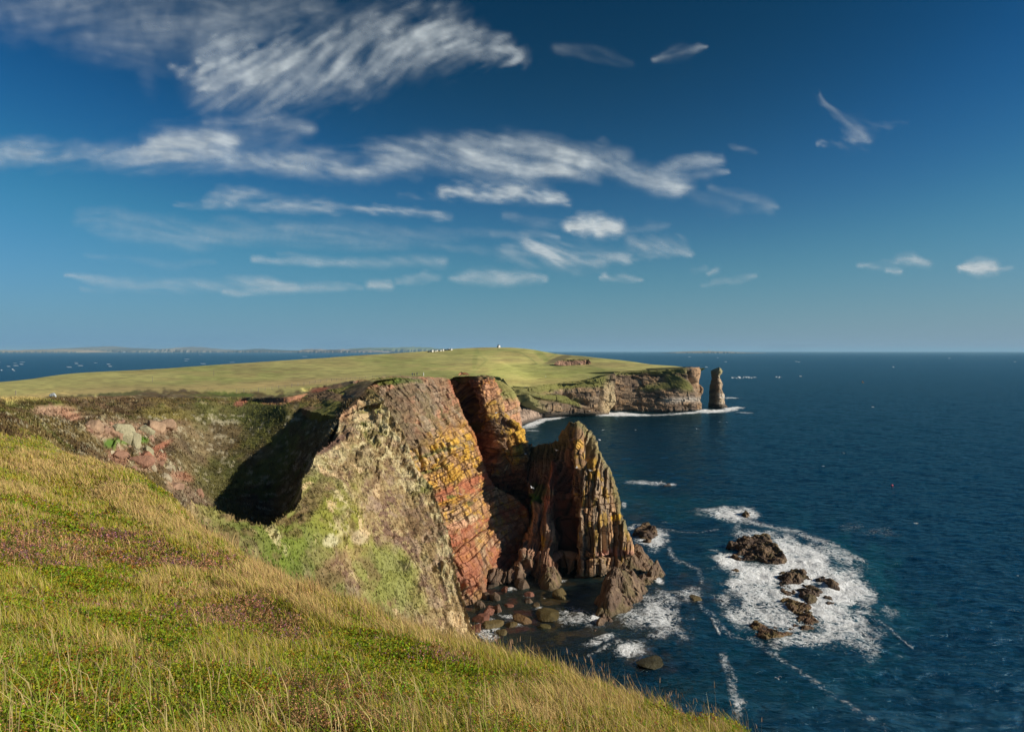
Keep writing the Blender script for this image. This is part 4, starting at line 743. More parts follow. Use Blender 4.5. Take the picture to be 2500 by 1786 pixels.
reef([(1783,1395),(1800,1391),(1813,1396),(1805,1401),(1790,1400)], .9, 650, 'tiny dark skerry at the left margin of the surf', group=G1)
reef([(1968,1413),(1976,1408),(1979,1413),(1973,1417)], 1.0, 655, 'small round rock between the middle and twin skerries', group=G1)
reef([(1812,1262),(1815,1255),(1822,1254),(1828,1260),(1822,1265)], 2.4, 660, 'solitary pointed rock ringed by foam beyond the big skerry', group=G1, cell=.2, slope=1.6)
reef([(1545,1300),(1560,1288),(1580,1284),(1600,1292),(1606,1305),(1595,1318),(1585,1328),(1570,1325),(1555,1312)], 2.2, 670, 'rounded brown rock in foam just behind the base of the near stack', group=G1)
reef([(1620,1186),(1632,1180),(1646,1182),(1640,1188)], .5, 680, 'low reddish rock awash far out right of the near stack', group=G1)
reef([(1905,1425),(1930,1428),(1950,1436),(1945,1448),(1925,1455),(1905,1450)], .7, 656, 'wave-washed shelf joining the middle skerry to the hook-shaped one', group=G1)
reef([(1955,1425),(1990,1430),(2010,1440),(2005,1452),(1975,1442)], .6, 657, 'thin awash ledge between the small angular and twin skerries', group=G1)
# platform at the foot of the stack
reef([(1480,1400),(1500,1375),(1540,1345),(1560,1340),(1580,1352),(1595,1372),(1603,1382),(1590,1392),(1560,1408),(1520,1415),(1490,1412)], 4.2, 700, 'sloping brown wave-cut platform against the foot of the near stack', (.14, .085, .05), (.2, .13, .075), hills=[(1520,1375,5,3)], slope=5)
reef([(1455,1468),(1480,1440),(1510,1418),(1560,1405),(1600,1392),(1620,1396),(1630,1405),(1618,1418),(1590,1430),(1570,1450),(1565,1470),(1540,1492),(1510,1500),(1497,1512),(1478,1525),(1450,1550),(1437,1562),(1440,1545),(1456,1520),(1455,1500)], 3.4, 710, 'long rugged brown reef running out from the stack towards the foam', (.13, .08, .05), (.2, .135, .08), hills=[(1490,1455,5,3.5),(1530,1445,5,2.6),(1490,1490,4,2),(1600,1402,3,1.2)], slope=4)
# ledges below the ribs
reef([(1320,1405),(1345,1392),(1366,1400),(1368,1425),(1345,1440),(1318,1436)], 3.0, 720, 'blocky brown ledge under the central rib of the near stack', (.15, .10, .065), (.2, .13, .08), slope=2.2)
reef([(1410,1405),(1412,1388),(1440,1380),(1450,1400),(1430,1408)], 3.0, 730, 'dark stepped ledge at the mouth of the cave', (.12, .075, .05), slope=1.2)
# ================================================================ BOULDERS
def boulder_mesh(name, c, r, seed, col, mat=M_SEAROCK, label=None, group=None, cat='boulder', ang=0, blocky=.25, res=34):
    th = np.linspace(0, 2*PI, res, endpoint=False); ph = np.linspace(-PI/2, PI/2, res//2)
    T, Ph = np.meshgrid(th, ph); D = np.stack([np.cos(T)*np.cos(Ph), np.sin(T)*np.cos(Ph), np.sin(Ph)], -1)
    g = np.random.default_rng(seed)
    k = 1+.26*fbm(D, 1.5, 4, seed)+.10*fbm(D, 5, 3, seed+1)
    for q_ in range(15):                                   # flattened facets
        nrm = g.normal(size=3); nrm /= np.linalg.norm(nrm); h = g.uniform(.48, .88)
        dd = D@nrm; k = np.where(dd > h/1.0*1.0/np.maximum(k, .1), np.minimum(k, h/np.maximum(dd, .05)), k)
    P = D*k[..., None]*np.array(r); a = ang; R = np.array([[math.cos(a), -math.sin(a), 0], [math.sin(a), math.cos(a), 0], [0, 0, 1]])
    P = P@R.T; nz_ = fbm(P+seed, .9, 3, 9); C = np.ones(P.shape)*np.array(col)*(1+.35*nz_)[..., None]
    V = P.reshape(-1, 3); n = res; rows = len(ph); q = []
    for i in range(rows-1):
        a0 = i*n+np.arange(n); a1 = i*n+(np.arange(n)+1) % n; q.append(np.stack([a0, a1, a1+n, a0+n], -1))
    o = mesh_np(name, V, np.concatenate(q), C.reshape(-1, 3), mat, smooth=False); o.location = [float(v) for v in c]
    return tag(o, label, cat, group)
RB = (.26, .11, .07); BB = (.17, .115, .075); OB = (.19, .14, .055); GB = (.2, .16, .1)
bl = [ (1187,1460,2.0,1.3,BB,'grey-brown boulder touching the foot of the red cliff'),(1208,1464,1.7,2.0,BB,'upright boulder standing just off the foot of the red cliff'),(1365,1453,3.4,1.9,OB,'large pale rounded boulder alone in the dark cove water'),(1275,1432,3.6,1.6,BB,'broad flat boulder below the shadowed cliff'),
 (1195,1493,2.9,1.4,RB,'long red boulder in the cove below the promontory'),(1216,1492,1.5,1.7,(.24,.13,.08),'knobbly tan boulder right of the long red one'),(1178,1513,2.6,1.3,RB,'dark red boulder hard against the promontory'),(1203,1527,3.2,1.3,OB,'round brown boulder lapped by foam in the cove'),(1272,1519,2.7,2.0,(.2,.11,.04),'square orange-brown boulder at the end of the foam streak'),
 (1291,1454,1.9,1.0,RB,'small red boulder with a foam collar in mid cove'),(1290,1469,1.7,1.1,BB,'small grey boulder below the red foam-collared one'),(1335,1500,4.2,.9,(.12,.09,.03),'large greenish submerged boulder in mid cove'),(1243,1527,2.0,.9,(.13,.09,.03),'dull olive boulder between round brown and square ones'),(1220,1404,1.7,1.2,BB,'pinkish boulder on the ledge below the shadowed wall'),
 (1192,1402,1.5,1.6,BB,'pale boulder perched beside the red cliff corner'),(1232,1442,1.4,1.1,RB,'wet red boulder next to the broad flat one'),(1172,1478,1.8,1.3,BB,'dark boulder tucked under the lowest cliff blocks'),(1205,1430,2.4,1.5,(.13,.09,.06),'weedy boulder under the pinkish ledge boulder'),(1223,1545,1.6,.7,OB,'weed-topped boulder nearest the grassy brow'),(1695,1463,2.6,1.0,OB,'flat weedy boulder in foam right of the long reef'),
 (1590,1618,4.0,.8,(.07,.06,.025),'weedy submerged rock beside the small white surge'),(1162,1535,2.2,1.2,RB,'maroon boulder half hidden behind the grassy brow'),(1310,1478,2.0,.7,(.14,.10,.05),'thin flat slab between greenish and grey boulders'),(1240,1478,1.6,.6,RB,'low reddish slab awash in the cove shallows'),(1325,1530,2.2,.6,(.11,.09,.03),'smaller greenish sunken boulder below the large one')]
for k, (px, py, r, hgt, col, lab) in enumerate(bl):
    c = wpt(px, py); boulder_mesh('boulder', (c[0], c[1], hgt*.25-.1), (r*.9, r*random.uniform(.65, .95), hgt), 800+k, np.array(col)*.62, label=lab, group='boulders in the cove', ang=random.uniform(0, 3))
# pinnacle blocks on the shore below the shadowed wall
for k, (px, py, w_, h_, lab) in enumerate([(1200,1408,1.7,3.0,'leftmost slender rock spike below the shadowed wall'),(1226,1410,1.5,2.4,'stubby rock spike between the two taller ones'),(1264,1412,1.6,4.0,'tallest rock spike below the shadowed wall'),(1246,1414,1.8,1.8,'low broken rock spike left of the tallest one')]):
    c = wpt(px, py); boulder_mesh('rock_spike', (c[0], c[1], h_*.3), (w_, w_*1.2, h_), 840+k, (.19, .12, .08), label=lab, group='rock spikes on the shore', cat='rock')
# crags in the hollow on the left
for k, (px, py, r, h_, col, lab) in enumerate([(232,1045,1.8,1.2,(.30,.2,.13),'pinkish crag beside the bare earth patch at the hollow rim'),(306,1070,2.1,2.4,LICH*.7,'largest lichen-grey crag standing at the head of the hollow'),(283,1060,1.8,1.8,(.32,.2,.13),'square pink crag joined to the left of the largest grey crag'),(328,1085,1.3,2.8,LICH*.65,'narrow grey crag leaning right of the largest one'),
 (380,1045,1.8,1.7,(.34,.23,.15),'sandy pink crag at the top right of the hollow head'),(358,1055,1.6,1.5,LICH*.7,'pale lichened crag left of the sandy pink crag'),(402,1040,2.0,1.3,(.30,.2,.13),'broad low crag along the upper rim of the hollow'),(345,1128,1.6,1.1,(.28,.15,.1),'broken red crag at the foot of the red scar'),(360,1120,1.2,1.4,(.28,.13,.08),'upright red slab in the red scar'),(290,1112,2.0,.9,(.27,.15,.1),'red stony crag low in the hollow head'),(428,1190,1.5,.9,(.3,.19,.13),'stony pink crag at the bottom of the grassy hollow'),(362,1108,.9,1.2,LICH*.7,'small grey slab above the red scar')]):
    p = land_at(px, py, 70); boulder_mesh('crag', (p[0], p[1], p[2]+h_*.1), (r*1.35, r*1.1, h_*1.25), 860+k, col, M_ROCK, label=lab, group='crags at the head of the hollow', cat='rock outcrop', ang=k)
gs_ = np.random.default_rng(44)
for k in range(46):
    t_ = gs_.random(); px = 225+t_*225+gs_.normal(0, 22); py = 1040+t_*150*(.3+.7*t_)+gs_.normal(0, 16)
    p = land_at(px, py, 75); r = gs_.uniform(.35, 1.25); boulder_mesh('stone', (p[0], p[1], p[2]+r*.12), (r, r*gs_.uniform(.6, .9), r*gs_.uniform(.6, 1.2)), 1300+k, np.array([(.30, .19, .13), (.34, .29, .20), (.26, .15, .10)][k % 3]), M_ROCK, label='angular pinkish-grey stone littering the head of the hollow', group='loose stones at the head of the hollow', cat='stone', ang=k, res=18)
p = land_at(129, 970, 120); boulder_mesh('standing_boulder', (p[0], p[1], p[2]+.5), (.95, .8, .75), 890, (.42, .46, .48), M_ROCK, label='lone pale grey boulder out on the straw-coloured field edge', cat='boulder')
# ================================================================ CLOUDS: thin ice-cloud sheets high above the sea
def cloud_mat():
    m, nt = new_mat('ice_cloud'); L = nt.links
    at = nd(nt, 'ShaderNodeAttribute', _attribute_name='dens').outputs['Fac']
    co = nd(nt, 'ShaderNodeTexCoord').outputs['Object']
    n = noise_(nt, co, .004, 6, .6); a = math_(nt, 'MULTIPLY', at, math_(nt, 'ADD', math_(nt, 'MULTIPLY', math_(nt, 'SUBTRACT', n, .5), .8), 1.), clamp=True)
    d = nd(nt, 'ShaderNodeBsdfDiffuse', Color=(.82, .92, 1, 1)); t = nd(nt, 'ShaderNodeBsdfTranslucent', Color=(.82, .92, 1, 1)); mx = nd(nt, 'ShaderNodeMixShader', Fac=.8); L.new(d.outputs[0], mx.inputs[1]); L.new(t.outputs[0], mx.inputs[2])
    tr = nd(nt, 'ShaderNodeBsdfTransparent'); m2 = nd(nt, 'ShaderNodeMixShader'); L.new(a, m2.inputs[0]); L.new(tr.outputs[0], m2.inputs[1]); L.new(mx.outputs[0], m2.inputs[2])
    o = nd(nt, 'ShaderNodeOutputMaterial'); L.new(m2.outputs[0], o.inputs[0]); return m
M_CLOUD = cloud_mat()
def cloud(label, strokes, ang, seed, al=.8, L=70, cut=.0, fr=.5, step=4.6, alt=3000., warp=12, fib=0., cat='cloud', up=0.):
    A = np.array([(p[0], p[1]) for s_ in strokes for p in s_[0]], float); wmax = max(p[2] for s_ in strokes for p in s_[0])
    x0, y0 = A.min(0)-wmax*1.9-20; x1, y1 = A.max(0)+wmax*1.9+20; y1 = min(y1, 800)
    X, Y = np.meshgrid(np.arange(x0, x1, step), np.arange(y0, y1, step)); Q = p3(X, Y, seed*9.1)
    sw = warp*fbm(Q, .012, 4, seed); sw2 = warp*fbm(Q, .012, 4, seed+1); a = math.radians(ang); u = (X*math.cos(a)+Y*math.sin(a))/L; v = (-X*math.sin(a)+Y*math.cos(a))/(L*.13); st_ = fbm(p3(u*1.5+.6*fbm(Q, .01, 2, seed+11), v*.5+.8*fbm(Q, .012, 3, seed+12), seed), 1, 4, seed+8); Xw = X+sw+wmax*.25*st_; Yw = Y+sw2*.7+wmax*.5*st_
    base = np.zeros(X.shape)
    for pts, I in strokes:
        pts = np.array(pts, float); d = dpoly(Xw, Yw, pts[:, :2], False, pts[:, 2]*1.7); base = np.maximum(base, I*np.exp(-d**2*1.3))+.25*np.minimum(base, I*np.exp(-d**2))
    a = math.radians(ang); u = (Xw*math.cos(a)+Yw*math.sin(a))/L+1.0*fbm(Q, .008, 3, seed+13); v = (-Xw*math.sin(a)+Yw*math.cos(a))/(L*.12)+2.2*fbm(Q, .008, 3, seed+14)
    n2 = fbm(Q, .02, 4, seed+3, .5); n3 = fbm(p3(u*.25, v*.25, 3), 1, 2, seed+4)
    # filaments: isotropic noise averaged along the wind, which turns slowly from place to place
    th = a+fib+.55*fbm(Q, .006, 2, seed+21); ca, sa = np.cos(th), np.sin(th); f1 = 0; f2 = 0; K = 15; gl = L*.9
    G1 = fbm(p3(X, Y, seed*3.3), .11, 2, seed+22); G2 = fbm(p3(X, Y, seed*5.1), .045, 2, seed+23); JJ, II = np.meshgrid(np.arange(X.shape[1], dtype=float), np.arange(X.shape[0], dtype=float))
    def samp(G, jj, ii):
        jj = np.clip(jj, 0, G.shape[1]-1.001); ii = np.clip(ii, 0, G.shape[0]-1.001); j0 = jj.astype(int); i0 = ii.astype(int); fx = jj-j0; fy = ii-i0
        return (G[i0, j0]*(1-fx)+G[i0, j0+1]*fx)*(1-fy)+(G[i0+1, j0]*(1-fx)+G[i0+1, j0+1]*fx)*fy
    for k in range(K):
        t = (k/(K-1)-.5); w0 = 1-abs(t)*1.2
        f1 = f1+w0*samp(G1, JJ+t*gl*ca/step, II+t*gl*sa/step); f2 = f2+w0*samp(G2, JJ+t*gl*2*ca/step, II+t*gl*2*sa/step)
    f1 = f1/(f1.std()+1e-6); f2 = f2/(f2.std()+1e-6)
    dn = base*(.9+fr*.34*f1+fr*.55*f2+.3*n2+.28*n3)-cut+up
    dn = np.clip(dn, 0, 1.15)*ss(0, .2, base); dn = al*np.power(dn/1.15, 1.55)
    keep = (dn > .004); k4 = keep[:-1, :-1] | keep[1:, 1:] | keep[1:, :-1] | keep[:-1, 1:]
    if not k4.any(): return
    Yd = (alt-H)*F/(HY-Y); P = np.stack([(X-CX)/F*Yd, Yd, np.full(X.shape, alt)], -1)
    # gently sagging sheet rather than a perfect plane
    P[..., 2] += alt*.012*fbm(Q, .01, 3, seed+6)
    c = P.mean((0, 1)); q = gridq(*X.shape)[k4]; used, inv = np.unique(q, return_inverse=True)
    o = mesh_np('cloud', (P-c).reshape(-1, 3)[used], inv.reshape(q.shape), None, M_CLOUD, attrs={'dens': dn.reshape(-1)[used]})
    o.location = [float(t) for t in c]
    return tag(o, label, cat, 'wispy high clouds')
cloud('broad thin grey veil of cloud along the top left', [([(-150, 10, 45), (150, 10, 60), (400, 30, 75), (600, 20, 60), (760, 0, 30)], .55), ([(250, 60, 60), (450, 90, 60), (520, 110, 40)], .42), ([(330, 110, 20), (350, 160, 22), (370, 220, 20)], .22)], -6, 1, .55, 120, fr=.2)
cloud('large feathery white cloud sweeping up from lower left', [([(425, 165, 10), (490, 190, 22), (560, 150, 62), (660, 165, 62), (760, 150, 58), (860, 130, 60), (960, 100, 55), (1060, 95, 50), (1150, 110, 30), (1265, 130, 16)], .95), ([(560, 100, 22), (640, 110, 25)], .5), ([(490, 240, 25), (600, 250, 32), (720, 225, 32), (880, 185, 30)], .45), ([(940, 60, 20), (1050, 55, 24), (1140, 60, 14)], .6)], -28, 2, .72, 60, .02, .26, 4.2)
cloud('long white band reaching in from the left edge with a raised plume', [([(-100, 375, 24), (60, 375, 24), (200, 378, 20), (330, 375, 24), (500, 385, 20), (640, 395, 16), (760, 400, 18)], .75), ([(330, 360, 14), (400, 340, 26), (480, 335, 24), (560, 345, 20)], .85), ([(500, 300, 10), (600, 305, 22), (700, 303, 16), (750, 318, 14)], .6), ([(440, 380, 24), (560, 350, 30), (700, 345, 26)], .4)], -4, 3, .72, 90, fr=.32, step=4.2)
cloud('longest bright white streak across the middle of the sky', [([(560, 385, 12), (650, 396, 18), (730, 402, 22), (800, 408, 22), (880, 412, 20)], .85), ([(700, 395, 14), (790, 400, 24), (880, 415, 22), (980, 395, 24), (1050, 385, 26), (1180, 400, 26), (1320, 412, 24), (1450, 400, 14), (1560, 430, 20), (1640, 450, 22), (1680, 462, 12)], .9), ([(900, 365, 18), (1050, 350, 18), (1200, 350, 20), (1320, 360, 20), (1430, 378, 18), (1520, 390, 16)], .75), ([(1240, 380, 18), (1350, 395, 26), (1450, 425, 18)], .55), ([(1600, 420, 14), (1700, 395, 16), (1760, 388, 8)], .55), ([(1650, 440, 10), (1740, 420, 10), (1775, 415, 5)], .45), ([(1470, 340, 8), (1484, 352, 6), (1460, 362, 6)], .35)], 8, 4, .80, 80, .02, .28, 4.0)
cloud('pair of pale slanting wisps trailing off the right end of the long streak', [([(1690, 475, 12), (1760, 500, 16), (1800, 510, 10)], .4), ([(1735, 455, 8), (1810, 480, 10), (1875, 505, 12), (1895, 510, 6)], .45), ([(1740, 520, 8), (1830, 517, 8), (1890, 512, 5)], .3)], 22, 5, .6, 60, fr=.35)
cloud('short fluffy white cloud bank right of centre below the long streak', [([(1080, 468, 10), (1160, 466, 15), (1250, 470, 17), (1330, 480, 15), (1385, 490, 9)], .95), ([(980, 475, 8), (1060, 478, 7)], .25)], 8, 6, .8, 30, fr=.4, step=3)
cloud('thin ragged white line of cloud left of centre', [([(500, 495, 8), (545, 482, 16), (620, 485, 16), (700, 500, 14), (780, 500, 12), (830, 505, 8), (920, 510, 8), (1000, 518, 7), (1100, 530, 6)], .8), ([(430, 502, 4), (520, 500, 8)], .4)], 6, 7, .68, 40, fr=.35, step=3)
cloud('broad faint veil under the thin ragged line', [([(200, 530, 20), (330, 555, 28), (470, 575, 26), (620, 570, 24), (800, 570, 26), (980, 585, 20)], .42), ([(250, 510, 12), (420, 545, 18)], .28), ([(700, 550, 14), (900, 560, 16), (1100, 575, 12), (1250, 570, 8)], .28), ([(1000, 590, 8), (1150, 610, 8), (1300, 625, 8)], .28)], 6, 8, .62, 130, fr=.45)
cloud('small dense bright white puff just right of centre', [([(1385, 550, 10), (1420, 548, 16), (1465, 552, 17), (1505, 556, 13)], 1.3)], 2, 9, .97, 30, fr=.1, step=2.2, warp=8)
cloud('faint line of wisps to the left of the bright puff', [([(1230, 530, 7), (1300, 540, 9), (1370, 548, 8)], .4), ([(1200, 568, 6), (1300, 570, 8), (1360, 578, 5)], .4)], 6, 10, .6, 40, fr=.35)
cloud('curled wisp to the right of the bright puff', [([(1530, 560, 6), (1580, 552, 8), (1630, 548, 6)], .38)], -6, 11, .6, 30, fr=.3)
cloud('feathery white fan below the bright puff', [([(1230, 620, 12), (1300, 615, 28), (1390, 625, 24), (1480, 628, 16), (1530, 628, 9)], .72), ([(1290, 590, 12), (1360, 598, 16)], .5)], 20, 12, .76, 50, fr=.5, step=3)
cloud('soft ragged tuft right of the feathery fan', [([(1540, 592, 14), (1600, 600, 20), (1655, 600, 16), (1680, 615, 8)], .52), ([(1490, 630, 6), (1600, 625, 6)], .35)], 30, 13, .68, 30, fr=.45, step=3)
cloud('long low streak with a brighter right end left of centre', [([(620, 632, 6), (760, 638, 8), (880, 643, 9), (1000, 638, 12), (1080, 635, 11)], .62), ([(680, 615, 5), (800, 632, 7)], .3)], 3, 14, .7, 90, fr=.3, step=3)
cloud('pale low smear at the left between two streaks', [([(210, 625, 5), (330, 640, 9), (420, 648, 10), (520, 640, 5)], .32)], 4, 15, .6, 80, fr=.3)
cloud('longest low white streak near the horizon on the left', [([(160, 672, 4), (230, 682, 9), (320, 695, 11), (430, 698, 12), (560, 692, 12), (660, 690, 9), (720, 695, 6)], .62), ([(550, 712, 7), (680, 705, 9), (800, 700, 8), (880, 700, 5)], .7), ([(200, 706, 5), (420, 706, 6)], .4)], 2, 16, .74, 90, fr=.28, step=3)
cloud('tiny bright tuft above the right end of the longest low streak', [([(900, 695, 9), (950, 695, 9)], .8)], 2, 17, .72, 30, fr=.2, step=2.5)
cloud('low puffy white streak near the middle of the horizon sky', [([(970, 688, 5), (1040, 675, 11), (1070, 680, 6)], .6), ([(1100, 684, 6), (1150, 678, 13), (1200, 676, 13), (1260, 678, 12), (1330, 682, 5)], .9)], 2, 18, .76, 40, fr=.25, step=2.5)
cloud('faint reddish-grey wisp high right of centre', [([(1360, 120, 12), (1430, 125, 16), (1500, 145, 12), (1540, 155, 6)], .3)], 14, 19, .5, 60, fr=.4)
cloud('small white wisp high in the right half', [([(1590, 145, 5), (1640, 130, 12), (1680, 120, 12), (1720, 118, 5)], .55)], -14, 20, .66, 40, fr=.35, step=3)
cloud('hooked mare\'s-tail wisp at the upper right', [([(2000, 228, 3), (2015, 255, 6), (2050, 280, 9), (2080, 300, 18), (2095, 320, 26), (2085, 338, 18)], .5), ([(2000, 352, 4), (2060, 348, 9), (2120, 340, 8)], .5), ([(1990, 235, 3), (2010, 262, 4)], .3), ([(2130, 310, 10), (2180, 298, 10), (2215, 296, 5)], .22)], 35, 21, .62, 40, fr=.4, step=3)
cloud('tiny faint wisp between the mare\'s tail and the long streak', [([(1780, 358, 4), (1820, 366, 7), (1845, 372, 4)], .35)], 14, 22, .6, 30)
cloud('ragged little cloud low at the right', [([(2100, 650, 5), (2140, 648, 7), (2180, 640, 8)], .7), ([(2160, 658, 5), (2195, 661, 5)], .9), ([(2190, 635, 9), (2230, 635, 12), (2265, 645, 8)], .7)], 6, 23, .78, 30, fr=.35, step=2.5)
cloud('bright lens-shaped cloud at the far right', [([(2345, 653, 6), (2390, 652, 13), (2425, 654, 11)], 1.2), ([(2440, 658, 4), (2470, 656, 5)], .5)], 2, 24, .9, 30, fr=.12, step=2.2, warp=6)
cloud('small flat cloud low right of centre with a knob at its left', [([(1470, 681, 4), (1520, 678, 7), (1562, 679, 4)], .65), ([(1480, 674, 7), (1484, 676, 5)], .8)], 2, 25, .72, 25, fr=.25, step=2.5)
cloud('thin slanting streak low right of centre', [([(1715, 694, 4), (1760, 686, 6), (1820, 680, 7), (1840, 676, 4)], .55)], -8, 26, .68, 30, fr=.3, step=2.5)
cloud('pair of tiny tufts above the thin slanting streak', [([(1690, 662, 8), (1720, 652, 7)], .3), ([(1728, 666, 5), (1748, 660, 7)], .6)], -10, 27, .66, 25, fr=.3, step=2.5)
# ================================================================ VEGETATION
def sample_cells(P, px, py, n, wfun, seed, xlim=(-420, 2560), ylim=(700, 1900)):
    g = np.random.default_rng(seed)
    ax = (px[1:, 1:]-px[:-1, :-1])*(py[1:, :-1]-py[:-1, 1:])-(px[1:, :-1]-px[:-1, 1:])*(py[1:, 1:]-py[:-1, :-1])
    area = np.abs(ax)*.5; cx = px[:-1, :-1]; cy = py[:-1, :-1]
    ok = (cx > xlim[0]) & (cx < xlim[1]) & (cy > ylim[0]) & (cy < ylim[1])
    wgt = (area*ok*wfun).ravel(); wgt /= wgt.sum()
    idx = g.choice(wgt.size, n, p=wgt); i = idx//area.shape[1]; j = idx % area.shape[1]
    a = g.random(n)[:, None]; b = g.random(n)[:, None]
    p = (P[i, j]*(1-a)+P[i, j+1]*a)*(1-b)+(P[i+1, j]*(1-a)+P[i+1, j+1]*a)*b
    return p, i, j, g
def blades(name, base, h, wd, lean, col, tipcol, g, label, cat, seg=2):
    n = len(base); az = g.uniform(0, 2*PI, n); side = np.stack([np.cos(az), np.sin(az), 0*az], -1)
    # width faces across the view more often than not
    view = base/np.linalg.norm(base[:, :2], axis=1, keepdims=True); side2 = np.stack([view[:, 1], -view[:, 0], 0*az], -1); side = side*.6+side2*.8
    side /= np.linalg.norm(side, axis=1, keepdims=True)
    up = np.array([0, 0, 1.])
    m = base+up*(h*.55)[:, None]+lean*(h*.22)[:, None]; t = base+up*(h*.92)[:, None]+lean*(h*.75)[:, None]
    w_ = side*wd[:, None]*.5
    V = np.stack([base-w_, base+w_, m-w_*.75, m+w_*.75, t], 1).reshape(-1, 3)
    k = np.arange(n)*5; q = np.stack([k, k+1, k+3, k+2], -1); tr = np.stack([k+2, k+3, k+4], -1)
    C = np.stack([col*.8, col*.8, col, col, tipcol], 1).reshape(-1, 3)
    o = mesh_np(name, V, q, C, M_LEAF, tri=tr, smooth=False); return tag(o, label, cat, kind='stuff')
Yc = Pf[:-1, :-1, 1]; vis = ss(1.5, 1.15, (Yf/sil)[:-1, :-1])
zdc, zbc, zhc = zd[:-1, :-1], zb[:-1, :-1], zh[:-1, :-1]
wf = vis*(.35+.9*zdc+.25*(1-zbc))*(1-.85*zhc)*np.clip(Yc/9, .35, 3)
bp_, bi, bj, g = sample_cells(Pf, fpx, fpy, 330000, wf, 1)
Yb = bp_[:, 1]; dry = zd[bi, bj]; ber = zb[bi, bj]; nn1 = fbm(bp_*[1, 1, 0], .5, 3, 61); nn2 = fbm(bp_*[1, 1, 0], 2.2, 2, 62)
u_ = g.random(len(bp_)); isdry = u_ < np.clip(.17+.5*dry+.6*nn1-.3*ber, .05, .8)
h = g.uniform(.07, .24, len(bp_))*(1+.55*dry)*(1+.5*nn2)*np.where(isdry, 1.15, .85); h *= (.55+.8*ss(-.25, .35, fbm(bp_*[1, 1, 0], 1.1, 2, 63)))*np.clip(.5+Yb/22, .55, 1.3)*(1-.45*ber)
wd = np.clip(g.uniform(.0035, .007, len(bp_))*np.clip(Yb/7, .8, 9), 0, .05)
wind = np.array([-.55, .15, 0]); lean = wind*g.uniform(.2, 1.3, len(bp_))[:, None]+g.normal(0, .38, (len(bp_), 3))*[1, 1, .1]
cg = np.stack([g.uniform(.30, .50, len(bp_)), g.uniform(.31, .44, len(bp_)), g.uniform(.035, .08, len(bp_))], -1)
cdry = np.array([.66, .49, .20])*g.uniform(.6, 1.25, (len(bp_), 1)); cred = np.array([.50, .30, .15])*g.uniform(.7, 1.2, (len(bp_), 1))
bc = np.where(isdry[:, None], np.where((g.random(len(bp_)) < .22)[:, None], cred, cdry), cg)
blades('grass', bp_, h, wd, lean, bc, bc*1.05, g, 'green and straw-coloured wind-bent grass covering the near slope', 'grass')
# tall flowering stems along the brow
br = (Yf/sil)[:-1, :-1]; wf2 = np.exp(-((br-1.03)/.12)**2)*(fpx[:-1, :-1] > 480)+.02*vis+.05*vis*zdc
sp, si, sj, g = sample_cells(Pf, fpx, fpy, 2600, wf2*np.clip(Yc/10, .3, 3)/np.maximum(1e-9+np.clip(np.abs(np.gradient(fpy, axis=0)[:-1, :-1]), .3, 9), .3), 2)
n = len(sp); hs_ = g.uniform(.30, .72, n)*np.clip(.7+sp[:, 1]/60, .7, 1.2); ln = np.array([-.30, .05, 0])*g.uniform(.1, 1.4, n)[:, None]+g.normal(0, .14, (n, 3))*[1, 1, 0]
sc_col = np.array([.46, .33, .17])*g.uniform(.6, 1.2, (n, 1))
blades('grass', sp, hs_, np.clip(.0035*np.clip(sp[:, 1]/8, .8, 3), 0, .02), ln, sc_col, sc_col, g, 'tall dry flowering grass stems standing along the brow', 'grass')
top = sp+np.array([0, 0, 1])*(hs_*.86)[:, None]+ln*(hs_*.66)[:, None]; sel = g.random(n) < .6
hd = top[sel]; blades('seed_heads', hd, hs_[sel]*.2, np.clip(.010*np.clip(hd[:, 1]/8, .8, 2.5), 0, .03), ln[sel]*1.4, np.array([.42, .26, .16])*np.ones((sel.sum(), 1)), np.array([.45, .3, .18])*np.ones((sel.sum(), 1)), g, 'feathery brown seed heads on the tall stems', 'seed heads')
lp, li, lj, g = sample_cells(Pf, fpx, fpy, 1100, vis*np.clip(14-Yc, 0, 9)*(.4+.6*zdc)*(Yc > 2.5), 8)
n = len(lp); hl = g.uniform(.22, .5, n); ll_ = np.array([-.4, .1, 0])*g.uniform(-.2, 1.6, n)[:, None]+g.normal(0, .45, (n, 3))*[1, 1, 0]; cl_ = np.where((g.random(n) < .6)[:, None], np.array([.60, .48, .22]), np.array([.34, .42, .07]))*g.uniform(.7, 1.2, (n, 1))
blades('grass', lp, hl, g.uniform(.004, .009, n), ll_, cl_, cl_, g, 'long loose blades arching over the turf nearest the camera', 'grass')
